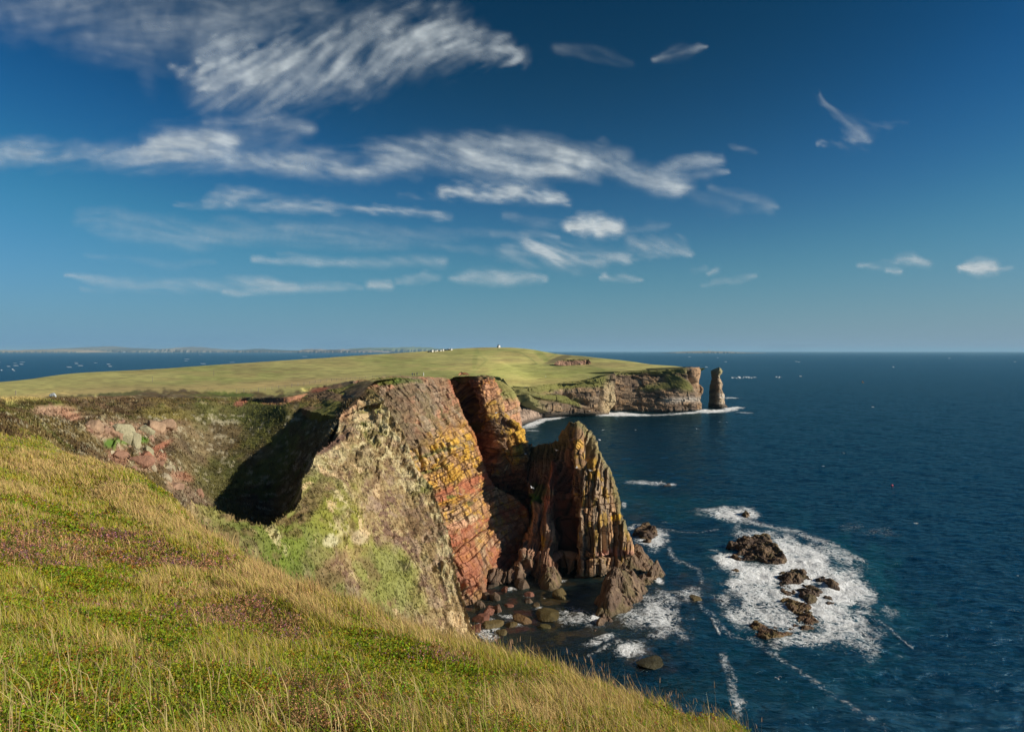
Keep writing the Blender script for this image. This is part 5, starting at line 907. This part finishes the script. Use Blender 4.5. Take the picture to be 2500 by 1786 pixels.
# low shrubs: sprigs of small leaves (crowberry) and heather with flowers
def sprigs(name, n, wfun, seed, hgt, size, cfun, label, cat, per=9):
    p, i, j, g = sample_cells(Pf, fpx, fpy, n, wfun, seed)
    Y = p[:, 1]; mound = np.clip(.5+fbm(p*[1, 1, 0], 1.6, 3, seed), 0, 1.2); s = size*np.clip(Y/8, .85, 3.6); cl = cfun(p, g, i, j)
    K = per; ax = g.normal(0, .45, (n, 3)); ax[:, 2] = 1; ax /= np.linalg.norm(ax, axis=1, keepdims=True)
    L = (hgt*(.4+mound)*g.uniform(.6, 1.2, n))[:, None, None]
    t = (np.arange(K)/K)[None, :, None]; pos = p[:, None]+ax[:, None]*L*(t*.9+.15)
    az = g.uniform(0, 2*PI, (n, K)); el = g.uniform(-.1, .9, (n, K)); d = np.stack([np.cos(az)*np.cos(el), np.sin(az)*np.cos(el), np.sin(el)], -1)
    sd = np.cross(d, g.normal(size=(n, K, 3))); sd /= np.linalg.norm(sd, axis=-1, keepdims=True)
    ll = (s[:, None]*g.uniform(.7, 1.3, (n, K)))[..., None]
    a = pos; b = pos+d*ll*.5+sd*ll*.28; c = pos+d*ll; e = pos+d*ll*.5-sd*ll*.28
    V = np.stack([a, b, c, e], 2).reshape(-1, 3); k = np.arange(n*K)*4; q = np.stack([k, k+1, k+2, k+3], -1)
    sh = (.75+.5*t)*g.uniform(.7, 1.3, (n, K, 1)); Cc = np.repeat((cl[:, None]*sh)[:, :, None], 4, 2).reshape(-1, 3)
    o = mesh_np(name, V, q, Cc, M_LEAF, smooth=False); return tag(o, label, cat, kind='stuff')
def c_ber(p, g, i, j):
    n = len(p); c = np.stack([g.uniform(.14, .34, n), g.uniform(.19, .36, n), g.uniform(.012, .035, n)], -1); r = g.random(n) < .03+.25*(fbm(p*[1, 1, 0], .9, 2, 71) > .25)
    return np.where(r[:, None], np.array([.30, .12, .03])*g.uniform(.6, 1.2, (n, 1)), c)
sprigs('crowberry', 85000, vis*(.6*zbc+.28)*np.clip(Yc/9, .4, 1.3), 3, .11, .028, c_ber, 'cushions of bright green crowberry among the grass', 'ground cover')
def c_hea(p, g, i, j):
    n = len(p); u = g.random(n)[:, None]; br_ = np.array([.19, .10, .06])*g.uniform(.7, 1.3, (n, 1)); fl_ = np.array([.38, .16, .30])*g.uniform(.7, 1.2, (n, 1)); pk = np.array([.56, .30, .16])*g.uniform(.7, 1.2, (n, 1)); gr = np.array([.12, .16, .03])*g.uniform(.7, 1.2, (n, 1))
    f = fbm(p*[1, 1, 0], .8, 2, 72)[:, None]; top_ = p[:, 1:2] > 9
    return np.where(u < .25, gr, np.where(u < .48, br_, np.where((u < .48+np.where(top_, .10, .03)+.1*f), fl_, pk)))
sprigs('heather', 62000, vis*(zhc**1.1+.08)*np.clip(Yc/9, .9, 2.2), 4, .16, .018, c_hea, 'patches of purple and faded pink heather in the grass', 'heather', 8)
# rough tufts on the promontory, hollow and moor
def tufts(o_mesh, n, seed, hmul, label, pxr, pyr, colf, zmin=3):
    me = o_mesh.data; nv = len(me.vertices); V = np.empty(nv*3, np.float32); me.vertices.foreach_get('co', V); V = V.reshape(-1, 3).astype(float)
    C = np.empty(nv*4, np.float32); me.attributes['tint'].data.foreach_get('color', C); C = C.reshape(-1, 4)[:, :3]
    qx, qy = proj(V); ok = np.where((qx > pxr[0]) & (qx < pxr[1]) & (qy > pyr[0]) & (qy < pyr[1]) & (V[:, 2] > zmin))[0]
    g = np.random.default_rng(seed); k = g.choice(ok, min(n, len(ok)*3)); b = V[k]+g.normal(0, .22, (len(k), 3))*[1, 1, .15]
    c = colf(C[k], g); h = g.uniform(.15, .6, len(k))*hmul; ln = np.array([-.4, .1, 0])*g.uniform(0, 1.5, len(k))[:, None]+g.normal(0, .45, (len(k), 3))*[1, 1, 0]
    blades('grass', b, h, h*.35, ln, c*.9, c*1.15, g, label, 'grass')
tufts(fin, 24000, 5, 1.0, 'rough grass and sea-pink tufts on the near promontory face', (430, 1165), (1000, 1600), lambda c, g: c*g.uniform(.8, 1.8, (len(c), 1)))
tufts(land, 60000, 6, 1.1, 'rough moorland tufts in and around the hollow', (-60, 900), (972, 1320), lambda c, g: c*g.uniform(.8, 1.9, (len(c), 1)))
# ================================================================ SMALL THINGS ON THE LAND
def box_np(c, s, rz=0):
    v = np.array([[x, y, z] for z in (-.5, .5) for y in (-.5, .5) for x in (-.5, .5)])*np.array(s)
    a = np.array([[math.cos(rz), -math.sin(rz), 0], [math.sin(rz), math.cos(rz), 0], [0, 0, 1]]); v = v@a.T+np.array(c)
    f = np.array([[0, 2, 3, 1], [4, 5, 7, 6], [0, 1, 5, 4], [2, 6, 7, 3], [0, 4, 6, 2], [1, 3, 7, 5]]); return v, f
class MB:
    def __init__(s): s.v = []; s.f = []; s.n = 0
    def add(s, v, f): s.v.append(np.asarray(v, float)); s.f.append(np.asarray(f)+s.n); s.n += len(v); return s
    def box(s, c, d, rz=0): return s.add(*box_np(c, d, rz))
    def cyl(s, a, b, r1, r2=None, n=8):
        r2 = r1 if r2 is None else r2; a = np.array(a, float); b = np.array(b, float); d = b-a; d /= np.linalg.norm(d)+1e-9
        u = np.cross(d, [0, 0, 1.] if abs(d[2]) < .9 else [1., 0, 0]); u /= np.linalg.norm(u); w_ = np.cross(d, u)
        t = np.linspace(0, 2*PI, n, endpoint=False)[:, None]; ring = np.cos(t)*u+np.sin(t)*w_
        v = np.concatenate([a+ring*r1, b+ring*r2, a[None], b[None]]); i = np.arange(n); j = (i+1) % n
        f = np.concatenate([np.stack([i, j, j+n, i+n], -1), np.stack([i*0+2*n, j, i, i*0+2*n], -1), np.stack([i+n, j+n, i*0+2*n+1, i*0+2*n+1], -1)]); return s.add(v, f)
    def build(s, name, mat, parent=None, smooth=False):
        me = bpy.data.meshes.new(name); V = np.concatenate(s.v); Fs = [list(dict.fromkeys(q)) for q in np.concatenate(s.f).tolist()]
        me.from_pydata(V.tolist(), [], Fs); me.materials.append(mat); me.update()
        if smooth: me.polygons.foreach_set('use_smooth', [True]*len(me.polygons))
        o = bpy.data.objects.new(name, me); COL.objects.link(o); o.parent = parent; return o
M_JEANS = simple_mat('dark_clothing', (.05, .055, .08), .9); M_RED = simple_mat('maroon_jacket', (.16, .05, .05), .85); M_BLUE = simple_mat('navy_jacket', (.04, .06, .12), .85); M_GRN = simple_mat('black_jacket', (.03, .035, .035), .85); M_SKIN = simple_mat('skin', (.5, .3, .21), .6); M_HAIR = simple_mat('hair', (.06, .04, .03), .8)
def skin_chain(name, pts, edges, rad, mat, parent, sub=2):
    me = bpy.data.meshes.new(name); me.from_pydata(pts, edges, []); me.materials.append(mat)
    o = bpy.data.objects.new(name, me); COL.objects.link(o); o.parent = parent
    m = o.modifiers.new('skin', 'SKIN'); m.use_smooth_shade = True
    for i, r in enumerate(rad): me.skin_vertices[0].data[i].radius = (r, r*.8)
    me.skin_vertices[0].data[0].use_root = True
    m2 = o.modifiers.new('sub', 'SUBSURF'); m2.levels = sub; m2.render_levels = sub; return o
def person(px, py, hgt, jacket, label, rz=0, stride=.12):
    p = land_at(px, py, 280); p[2] -= .02; k = hgt/1.75
    t = empty('person', p, label, 'person', 'walkers on the path above the cliff', rz)
    P = lambda *a: tuple(v*k for v in a)
    body_pts = [P(0, 0, .95), P(0, 0, 1.15), P(0, 0, 1.38), P(0, 0, 1.5), P(.19, 0, 1.4), P(-.19, 0, 1.4), P(.25, .04, 1.12), P(-.25, -.04, 1.12), P(.26, .1, .88), P(-.26, .03, .86), P(.1, 0, .9), P(-.1, 0, .9), P(.11, stride, .48), P(-.11, -stride*.4, .48), P(.11, stride*.6, .05), P(-.11, -stride*1.6, .08), P(.12, stride*.6+.14, .03), P(-.12, -stride*1.6+.13, .04)]
    ed = [(0, 1), (1, 2), (2, 3), (2, 4), (2, 5), (4, 6), (5, 7), (6, 8), (7, 9), (0, 10), (0, 11), (10, 12), (11, 13), (12, 14), (13, 15), (14, 16), (15, 17)]
    ra = [.16, .15, .17, .06, .075, .075, .05, .05, .035, .035, .1, .1, .065, .065, .045, .045, .04, .04]
    skin_chain('body', body_pts, ed, [r*k for r in ra], M_JEANS, t)
    skin_chain('jacket', [P(0, 0, .93), P(0, 0, 1.15), P(0, 0, 1.4), P(.2, 0, 1.4), P(-.2, 0, 1.4), P(.26, .04, 1.12), P(-.26, -.04, 1.12)], [(0, 1), (1, 2), (2, 3), (2, 4), (3, 5), (4, 6)], [k*r for r in (.19, .185, .19, .09, .09, .062, .062)], jacket, t)
    skin_chain('head', [P(0, 0, 1.55), P(0, .01, 1.66)], [(0, 1)], [.075*k, .1*k], M_SKIN, t); skin_chain('hair', [P(0, -.02, 1.63), P(0, -.02, 1.71)], [(0, 1)], [.09*k, .095*k], M_HAIR, t)
    return t
person(1006.8, 918.5, 1.78, M_BLUE, 'walker in navy, leftmost of the three people on the plateau path', .4)
person(1011.3, 918.5, 1.66, M_RED, 'walker in a maroon jacket, middle of the three people', -.3, .08)
person(1018.2, 918.3, 1.8, M_GRN, 'tallest walker in black beside a pale post, apart from the other two', .9)
# pale waymark post and sign near the walkers
def post(px, py, h, r, label, mat, Ymin=150, name='post', cat='post', group=None):
    p = land_at(px, py, Ymin); o = MB().cyl((0, 0, -.3), (0, 0, h), r, r*.85, 8).cyl((0, 0, h), (0, 0, h+.06), r*1.15, r*.3, 8).build(name, mat); o.location = [float(v) for v in p]; return tag(o, label, cat, group)
post(1032.5, 918.3, 1.5, .14, 'stout white waymark post on the plateau just right of the walkers', M_WHITE, 250)
post(1029.3, 918.4, 1.0, .07, 'small grey stake touching the white waymark post', M_WOOD, 250)
# fence
fpts = [(577,959),(595.7,958.3),(613,957.2),(631,955.3),(648,953.3),(664,951.3),(681,949.3),(696,947),(712,944.6),(727.7,942.6),(742,940.2),(756,938),(770,935.4),(783,933),(796,931.3),(809.5,930),(822,929),(833,928.2),(845,927.3),(855,926.6),(867,925.9),(878,925.2),(892,924),(909,922.4),(925,921.2),(942,920.3),(960,919.6),(978,919)]
fe = [land_at(x, y, 185) for x, y in fpts]; f0 = fe[0]
ft = empty('wire_fence', f0, 'long post-and-wire fence running across the straw-coloured field', 'fence')
for k, p in enumerate(fe):
    d = p-f0; s_ = 1.15+.1*math.sin(k*2.3)
    MB().cyl(d+[0, 0, -.3], d+[random.uniform(-.06, .06), 0, s_], .065, .055, 7).build('fence_post', M_WOOD, ft)
for q_ in (.35, .7, 1.02):
    m_ = MB()
    for a_, b_ in zip(fe[:-1], fe[1:]): m_.cyl(a_-f0+[0, 0, q_], b_-f0+[0, 0, q_], .012, .012, 4)
    m_.build('wire', M_WIRE, ft)
for px, py, hp, lab in ((372, 932, 14, 'dark marker pole in the green field, below the far-left skyline'), (38.5, 964, 10, 'pale marker pole at the far left of the field'), (522, 917, 13.5, 'pale slender pole mid-field between the dark pole and the fence'), (896, 867, 4, 'tiny pole on the skyline left of the parked vans')):
    p = land_at(px, py, 150); h_ = hp/F*p[1]; o = MB().cyl((0, 0, -.5), (0, 0, h_), .10*max(1, p[1]/350), .07*max(1, p[1]/350), 8).cyl((0, 0, h_*.96), (0, 0, h_*.96+.1), .16, .16, 8).build('marker_pole', M_WOOD); o.location = [float(v) for v in p]; tag(o, lab, 'pole', 'marker poles in the fields')
# parked vehicles on the skyline
def van(px, py, w_, h_, label, dark=False, rz=.8):
    p = land_at(px, py+1.5, 700); L_ = 5.4 if not dark else 4.2; w_ = min(w_, 2.4)
    t = empty('campervan' if not dark else 'parked_car', p, label, 'van' if not dark else 'car', 'vehicles parked on the hilltop', rz)
    m_ = MB(); body = M_WHITE if not dark else M_DARK
    m_.box((0, 0, .35+h_*.3), (w_, L_, h_*.6)); m_.box((0, -.1*L_ if not dark else 0, .35+h_*.6+h_*.19), (w_*.94, L_*(.86 if not dark else .55), h_*.38)); m_.build('body', body, t)
    MB().box((0, -L_*.535 if not dark else -L_*.28, .35+h_*.72), (w_*.8, .06, h_*.26)).build('window', M_GLASS, t); MB().box((w_*.475, 0, .35+h_*.74), (.03, L_*.5, h_*.22)).build('window', M_GLASS, t)
    for sx in (-1, 1):
        for sy in (-1, 1): MB().cyl((sx*w_*.5-.1*sx, sy*L_*.32, .36), (sx*w_*.5+.03*sx, sy*L_*.32, .36), .36, .36, 14).build('wheel', M_DARK, t)
van(1053.6, 857.8, 2.4, 2.7, 'largest white campervan at the left of the hilltop row'); van(1060.5, 857.2, 1.9, 1.5, 'small low white van next to the largest one', rz=1.0); van(1065.7, 856.2, 1.8, 2.0, 'greyish-white van third from the left on the hilltop', rz=.6); van(1073.7, 855.6, 2.0, 1.6, 'low white van at the middle of the hilltop row'); van(1080, 855, 2.1, 2.3, 'tall white van right of the middle of the row', rz=.7); van(1093.7, 853.6, 2.2, 2.2, 'left one of the two white vans at the right end'); van(1100, 853.2, 2.2, 2.2, 'rightmost white van on the hilltop')
van(1047, 858.2, 1.8, 1.4, 'dark car left of the largest white campervan', True); van(1058.8, 856.6, 1.8, 2.0, 'dark car behind the small low white van', True); van(1069.5, 856, 1.8, 1.4, 'dark car between two white vans on the hilltop', True); van(1086.5, 854.4, 1.9, 1.7, 'dark car right of the tall white van', True, .9); van(1097, 853.6, 1.8, 1.4, 'dark car wedged between the last two white vans', True)
# white hut on the summit
p = land_at(1217.5, 848.6, 700); t = empty('hut', p, 'small white hut with a dark chimney on the summit of the hill', 'hut', rz=.85)
MB().box((0, 0, 1.7), (3.2, 3.4, 3.6)).build('wall', M_WHITE, t)
rf = MB().add([[-1.8, -1.9, 3.502], [1.8, -1.9, 3.502], [1.8, 1.9, 3.502], [-1.8, 1.9, 3.502], [-1.8, 0, 4.1], [1.8, 0, 4.1]], [[0, 1, 5, 4], [3, 4, 5, 2], [0, 4, 3, 3], [1, 2, 5, 5], [0, 3, 2, 1]]).build('roof', simple_mat('slate', (.10, .10, .11), .7), t)
MB().box((-1.0, 0, 4.6), (.8, .8, 1.6)).cyl((-1.0, 0, 5.4), (-1.0, 0, 5.9), .25, .2).build('chimney', M_DARK, rf)
MB().box((.2, -1.72, 1.1), (.9, .06, 2.0)).build('door', M_DARK, t); MB().box((-2.2, .3, .9), (1.2, 1.4, 1.9)).build('lean_to', simple_mat('tarred_shed', (.06, .06, .06), .8), t)
# red scar with cleft on the hill
scp = land_at(1400, 890, 600); YS = scp[1]-2
SCP = [(1360,880),(1372,878),(1390,876),(1410,876),(1428,876),(1437,876),(1443,884),(1440,892),(1425,894),(1400,894),(1375,892),(1352,889)]
def sc_d(P, N, PX, PY):
    d, i = strata(P, 900, 1.2, 1.0, .6, bed=np.array([.02, 0, 1.]), jt=np.array([1, .2, 0]), bh=(5, 2, 1), jw=(6, 3, 1.5)); tri = ss(1.2, .0, np.abs(PX-1433)-(PY-877)*.34)*ss(877, 879, PY)
    return d-9*tri, (i, tri)
def sc_c(P, N, PX, PY, d, info): return lerp(np.ones(P.shape)*np.array([.36, .215, .145])*(.6+.8*info[0][1])[..., None], (.16, .15, .05), ss(881, 878, PY+2*fbm(P, .2, 3, 901)))
sc = relief('cliff', SCP, [(x, y, YS-(y-885)*.6+(1.5 if y < 880 else 0)) for x, y in SCP]+[(1400, 885, YS)], .7, (0, 14, -5), sc_d, sc_c, M_FAR, rag=1.5, seed=900, fade=2); tag(sc, kind='structure')
# ================================================================ DISTANT ISLANDS, LIGHTHOUSES, SHIPS
def island(prof, Y, base_py, col, col2, seed, depth=2500):
    px = np.arange(prof[0][0], prof[-1][0]+.01, 1.0); top = np.interp(px, [p[0] for p in prof], [p[1] for p in prof])
    zt = np.maximum(H-(top-HY)/F*Y, 1.)*(1+.06*fbm(p3(px, 0*px), .11, 3, seed)); rows = []
    for (dy, k) in ((0, -.05), (.004, .25), (.01, .55), (.12, .75), (.4, 1.), (.8, .6), (1., -.05)):
        yy = Y+dy*depth; rows.append(np.stack([(px-CX)/F*Y+0*px, np.full(px.shape, yy)+depth*.02*fbm(p3(px, 0*px+dy), .2, 3, seed), zt*k*(1+(.12*fbm(p3(px, 0*px+dy*5), .35, 3, seed+1) if k > 0 else 0))], -1))
    P = np.stack(rows); t = fbm(P, 60./Y, 4, seed+2); C = lerp(np.ones(P.shape)*np.array(col), col2, ss(-.1, .25, t)); C[:2] = np.array(col)*.6; C[1, ::3] = np.array([.4, .3, .22])
    o = mesh_np('island', P.reshape(-1, 3), gridq(*px.shape*0+(len(rows), len(px))) if False else gridq(len(rows), len(px)).reshape(-1, 4), C.reshape(-1, 3), M_FAR); return tag(o, kind='structure')
island([(-160, 859), (-80, 853), (0, 854.5), (30, 853), (80, 853.5), (150, 852.5), (185, 855), (205, 860)], 26000, 861, (.30, .25, .15), (.40, .30, .18), 950)
island([(-60, 857), (60, 851), (130, 847), (190, 844.5), (250, 849), (330, 852), (420, 856)], 30000, 858.5, (.18, .18, .14), (.22, .2, .15), 951, 6000)
island([(340, 857), (370, 849), (400, 846), (430, 847), (470, 851), (520, 853), (560, 856)], 30500, 858.5, (.18, .17, .14), (.24, .22, .17), 952, 6000)
island([(540, 857), (566, 853), (590, 851), (615, 851.5), (650, 853.5), (700, 855), (740, 856)], 29000, 858.5, (.07, .07, .06), (.1, .1, .08), 953, 4000)
island([(722, 860), (728, 851), (760, 852), (790, 853), (820, 851.5), (850, 853), (885, 854), (920, 856), (950, 858)], 26000, 860, (.13, .11, .09), (.5, .4, .3), 954, 3000)
island([(800, 858), (840, 850), (880, 847.5), (930, 848), (990, 845.5), (1030, 847), (1060, 850), (1090, 851), (1180, 855), (1260, 857)], 30000, 858.5, (.16, .2, .08), (.22, .24, .1), 955, 5000)
island([(1650, 860.5), (1690, 857.8), (1725, 856.8), (1760, 857), (1800, 858), (1835, 860), (1870, 861)], 21000, 861, (.22, .19, .12), (.30, .24, .15), 956, 2500)
def lighthouse(px, base, h, lab):
    Y = 22000; k = h/F*Y; z = H-(base-HY)/F*Y; t = empty('lighthouse', ((px-CX)/F*Y, Y, z), lab, 'lighthouse', 'lighthouses on the low islet')
    MB().cyl((0, 0, -20), (0, 0, k*.8), 8, 6, 16).build('tower', M_WHITE, t); MB().cyl((0, 0, k*.8), (0, 0, k*.84), 9, 9, 16).build('gallery', M_WHITE, t); MB().cyl((0, 0, k*.84), (0, 0, k*.95), 5, 5, 12).build('lantern', M_GLASS, t); MB().cyl((0, 0, k*.95), (0, 0, k), 5.5, .5, 12).build('dome', M_WHITE, t)
lighthouse(1730.3, 857.5, 5.5, 'taller white lighthouse tower on the low islet at the horizon'); lighthouse(1735, 857.5, 3.4, 'shorter white lighthouse tower right of the taller one')
def ship(px, py, Ln, hh_, lab):
    Y = H*F/(py-HY); t = empty('ship', ((px-CX)/F*Y, Y, 0), lab, 'ship', 'ships on the horizon'); a = Ln/2
    MB().add([[-a, -4, 0], [a*.85, -4, 0], [a*.85, 4, 0], [-a, 4, 0], [-a*1.02, -5, hh_*.45], [a, -5, hh_*.5], [a, 5, hh_*.5], [-a*1.02, 5, hh_*.45]], [[0, 1, 5, 4], [1, 2, 6, 5], [2, 3, 7, 6], [3, 0, 4, 7], [4, 5, 6, 7]]).build('hull', M_WHITE, t)
    MB().box((-a*.1, 0, hh_*.66), (a*1.3, 8, hh_*.36)).build('superstructure', M_WHITE, t); MB().cyl((-a*.5, 0, hh_*.8), (-a*.52, 0, hh_*1.1), hh_*.09, hh_*.08, 10).build('funnel', M_DARK, t)
ship(265.5, 860.2, 190, 62, 'large pale ferry far out beside the left-hand island'); ship(303, 860.4, 110, 60, 'smaller white ship right of the pale ferry')
# ================================================================ GULLS, BUOY
M_GULL = simple_mat('white_feathers', (.85, .85, .83), .7); M_GREY = simple_mat('grey_feathers', (.38, .40, .43), .7); M_BROWN = simple_mat('buff_feathers', (.5, .32, .2), .7); M_BILL = simple_mat('yellow_bill', (.6, .4, .05), .5); M_TIP = simple_mat('black_wingtip', (.03, .03, .03), .7)
def gull(px, py, Y, lab, span=1.35, rz=0, flap=.25, wm=None, group='gulls over the cove'):
    P0 = W(px, py, Y); t = empty('gull', P0, lab, 'bird', group, rz); t.rotation_euler = (0, random.uniform(-.5, .5), rz); k = span/1.35
    xs_ = np.linspace(-.3, .28, 13); rr = .085*np.sqrt(np.clip(1-((xs_+.0)/.31)**2, .02, 1))*np.where(xs_ > .15, .8, 1); th = np.linspace(0, 2*PI, 10, endpoint=False)
    V = np.stack([np.stack([np.cos(th)*r*.95, np.full(10, x), np.sin(th)*r], -1) for x, r in zip(xs_, rr)]).reshape(-1, 3)*k; q = []
    for i in range(12):
        a0 = i*10+np.arange(10); a1 = i*10+(np.arange(10)+1) % 10; q.append(np.stack([a0, a1, a1+10, a0+10], -1))
    V = np.concatenate([V, [[0, -.33*k, 0], [0, .31*k, 0]]]); i = np.arange(10); j = (i+1) % 10; q.append(np.stack([j, i, i*0+130, i*0+130], -1)); q.append(np.stack([i+120, j+120, i*0+131, i*0+131], -1))
    MB().add(V, np.concatenate(q)).build('body', wm or M_GULL, t, True)
    MB().cyl((0, .29*k, 0), (0, .37*k, -.01), .018*k, .004*k, 6).build('bill', M_BILL, t)
    MB().add(np.array([[-.03, -.26, 0], [.03, -.26, 0], [.08, -.42, 0], [-.08, -.42, 0], [-.03, -.26, .015], [.03, -.26, .015], [.08, -.42, .008], [-.08, -.42, .008]])*k, [[0, 1, 2, 3], [4, 7, 6, 5], [0, 4, 5, 1], [1, 5, 6, 2], [2, 6, 7, 3], [3, 7, 4, 0]]).build('tail', wm or M_GULL, t)
    for s in (-1, 1):
        sec = [(.04, .10, -.12, .02), (.30, .14, -.09, .02+flap*.35), (.48, .08, -.10, .02+flap*.4), (.675, -.08, -.14, .02+flap*.1)]; vv = []
        for (x, fr_, bk, z) in sec: vv += [[s*x, fr_, z], [s*x, (fr_+bk)/2, z+.018], [s*x, bk, z-.004], [s*x, (fr_+bk)/2, z-.01]]
        ff = []
        for a_ in range(3):
            for b_ in range(4): c_ = (b_+1) % 4; ff.append([a_*4+b_, a_*4+c_, a_*4+4+c_, a_*4+4+b_])
        ff.append([12, 13, 14, 15]); wgo = MB().add(np.array(vv)*k, ff).build('wing', wm or M_GREY if wm is None and abs(flap) > .5 else (wm or M_GULL), t)
        MB().add(np.array([[s*.66, -.06, .03+flap*.1], [s*.66, -.145, .03+flap*.1], [s*.71, -.14, .03+flap*.08], [s*.66, -.10, .045+flap*.1]])*k, [[0, 1, 2, 2], [0, 2, 3, 3], [1, 3, 2, 2], [0, 3, 1, 1]]).build('wing_tip', M_TIP, wgo)
GL = [(1899,1655,112,'largest white gull gliding low over open water at the bottom right'),(1358,1099,180,'gull banking with raised wings before the dark ridge of the near stack'),(1408,1141,170,'white gull against the shadowed gully high on the near stack'),(1298,1190,165,'white gull before the dark wall above the green ferns'),
 (1472,1049,210,'gull just right of the tip of the near stack'),(1464,1073,190,'gull skimming the right shoulder of the near stack'),(1701,1047,260,'gull over the dark bay, mid-way to the far stack'),(1614,1176,240,'gull over the water right of the near stack'),(1552,1049,300,'small gull in the middle of the dark bay'),
 (1774,1030,380,'distant gull below the far stack'),(1361,984,420,'gull before the far green ledge'),(1332,919,420,'gull over the plateau edge left of the far cliffs'),(1435,921,420,'gull over the turf above the pale far buttress'),(1440,1003,420,'gull low along the foot of the far cliffs'),
 (1211,1008,205,'gull beside the yellow blocks of the second buttress'),(1124,1206,165,'gull crossing the upper red band of the cliff'),(1441,1148,175,'gull beside the orange lichen patch of the near stack'),(2236,1277,150,'gull over open water far right of the surf'),(1757,1029,300,'gull resting low over the bay near the far stack'),(1998,1567,130,'small gull below the surf'),
 (1160,1132,190,'small gull perched height beside the cliff crevice'),(2060,1106,260,'gull far out over the blue water on the right'),(1283,1108,200,'gull above the notch between buttress and ridge')]
for k, (px, py, Y, lab) in enumerate(GL): gull(px, py, Y, lab, rz=random.uniform(0, 6), flap=random.choice([.2, .5, -.2, .7]))
gull(2106, 934, 260, 'large buff-brown seabird wheeling far out over the right-hand sea', span=1.8, rz=1.2, flap=.9, wm=M_BROWN, group='gulls over the cove')
bc_ = wpt(2178, 1185); t = empty('buoy', (bc_[0], bc_[1], 0), 'small pink-red float bobbing alone on the open sea', 'buoy')
th = np.linspace(-1.5, 1.5, 9); m_ = MB()
for a_, b_ in zip(th[:-1], th[1:]): m_.cyl((0, 0, .15+.45*math.sin(a_)), (0, 0, .15+.45*math.sin(b_)), .45*math.cos(a_), .45*math.cos(b_), 12)
m_.build('float', simple_mat('pink_plastic', (.65, .06, .12), .4), t); MB().cyl((0, 0, .55), (0, 0, .8), .06, .06).build('eye', M_DARK, t)

# ================================================================ AIR: one even box of thin haze round the whole place
hm, nt = new_mat('haze'); pv = nt.nodes.new('ShaderNodeVolumePrincipled'); pv.inputs['Color'].default_value = (.42, .74, 1, 1); pv.inputs['Density'].default_value = 2.1e-5; pv.inputs['Anisotropy'].default_value = 0
ho = nt.nodes.new('ShaderNodeOutputMaterial'); nt.links.new(pv.outputs[0], ho.inputs['Volume'])
bx = MB().box((0, 60000, 160.), (320000, 330000, 326.)).build('haze', hm); tag(bx, 'thin blue sea haze filling the air out to the horizon', 'haze', kind='stuff')
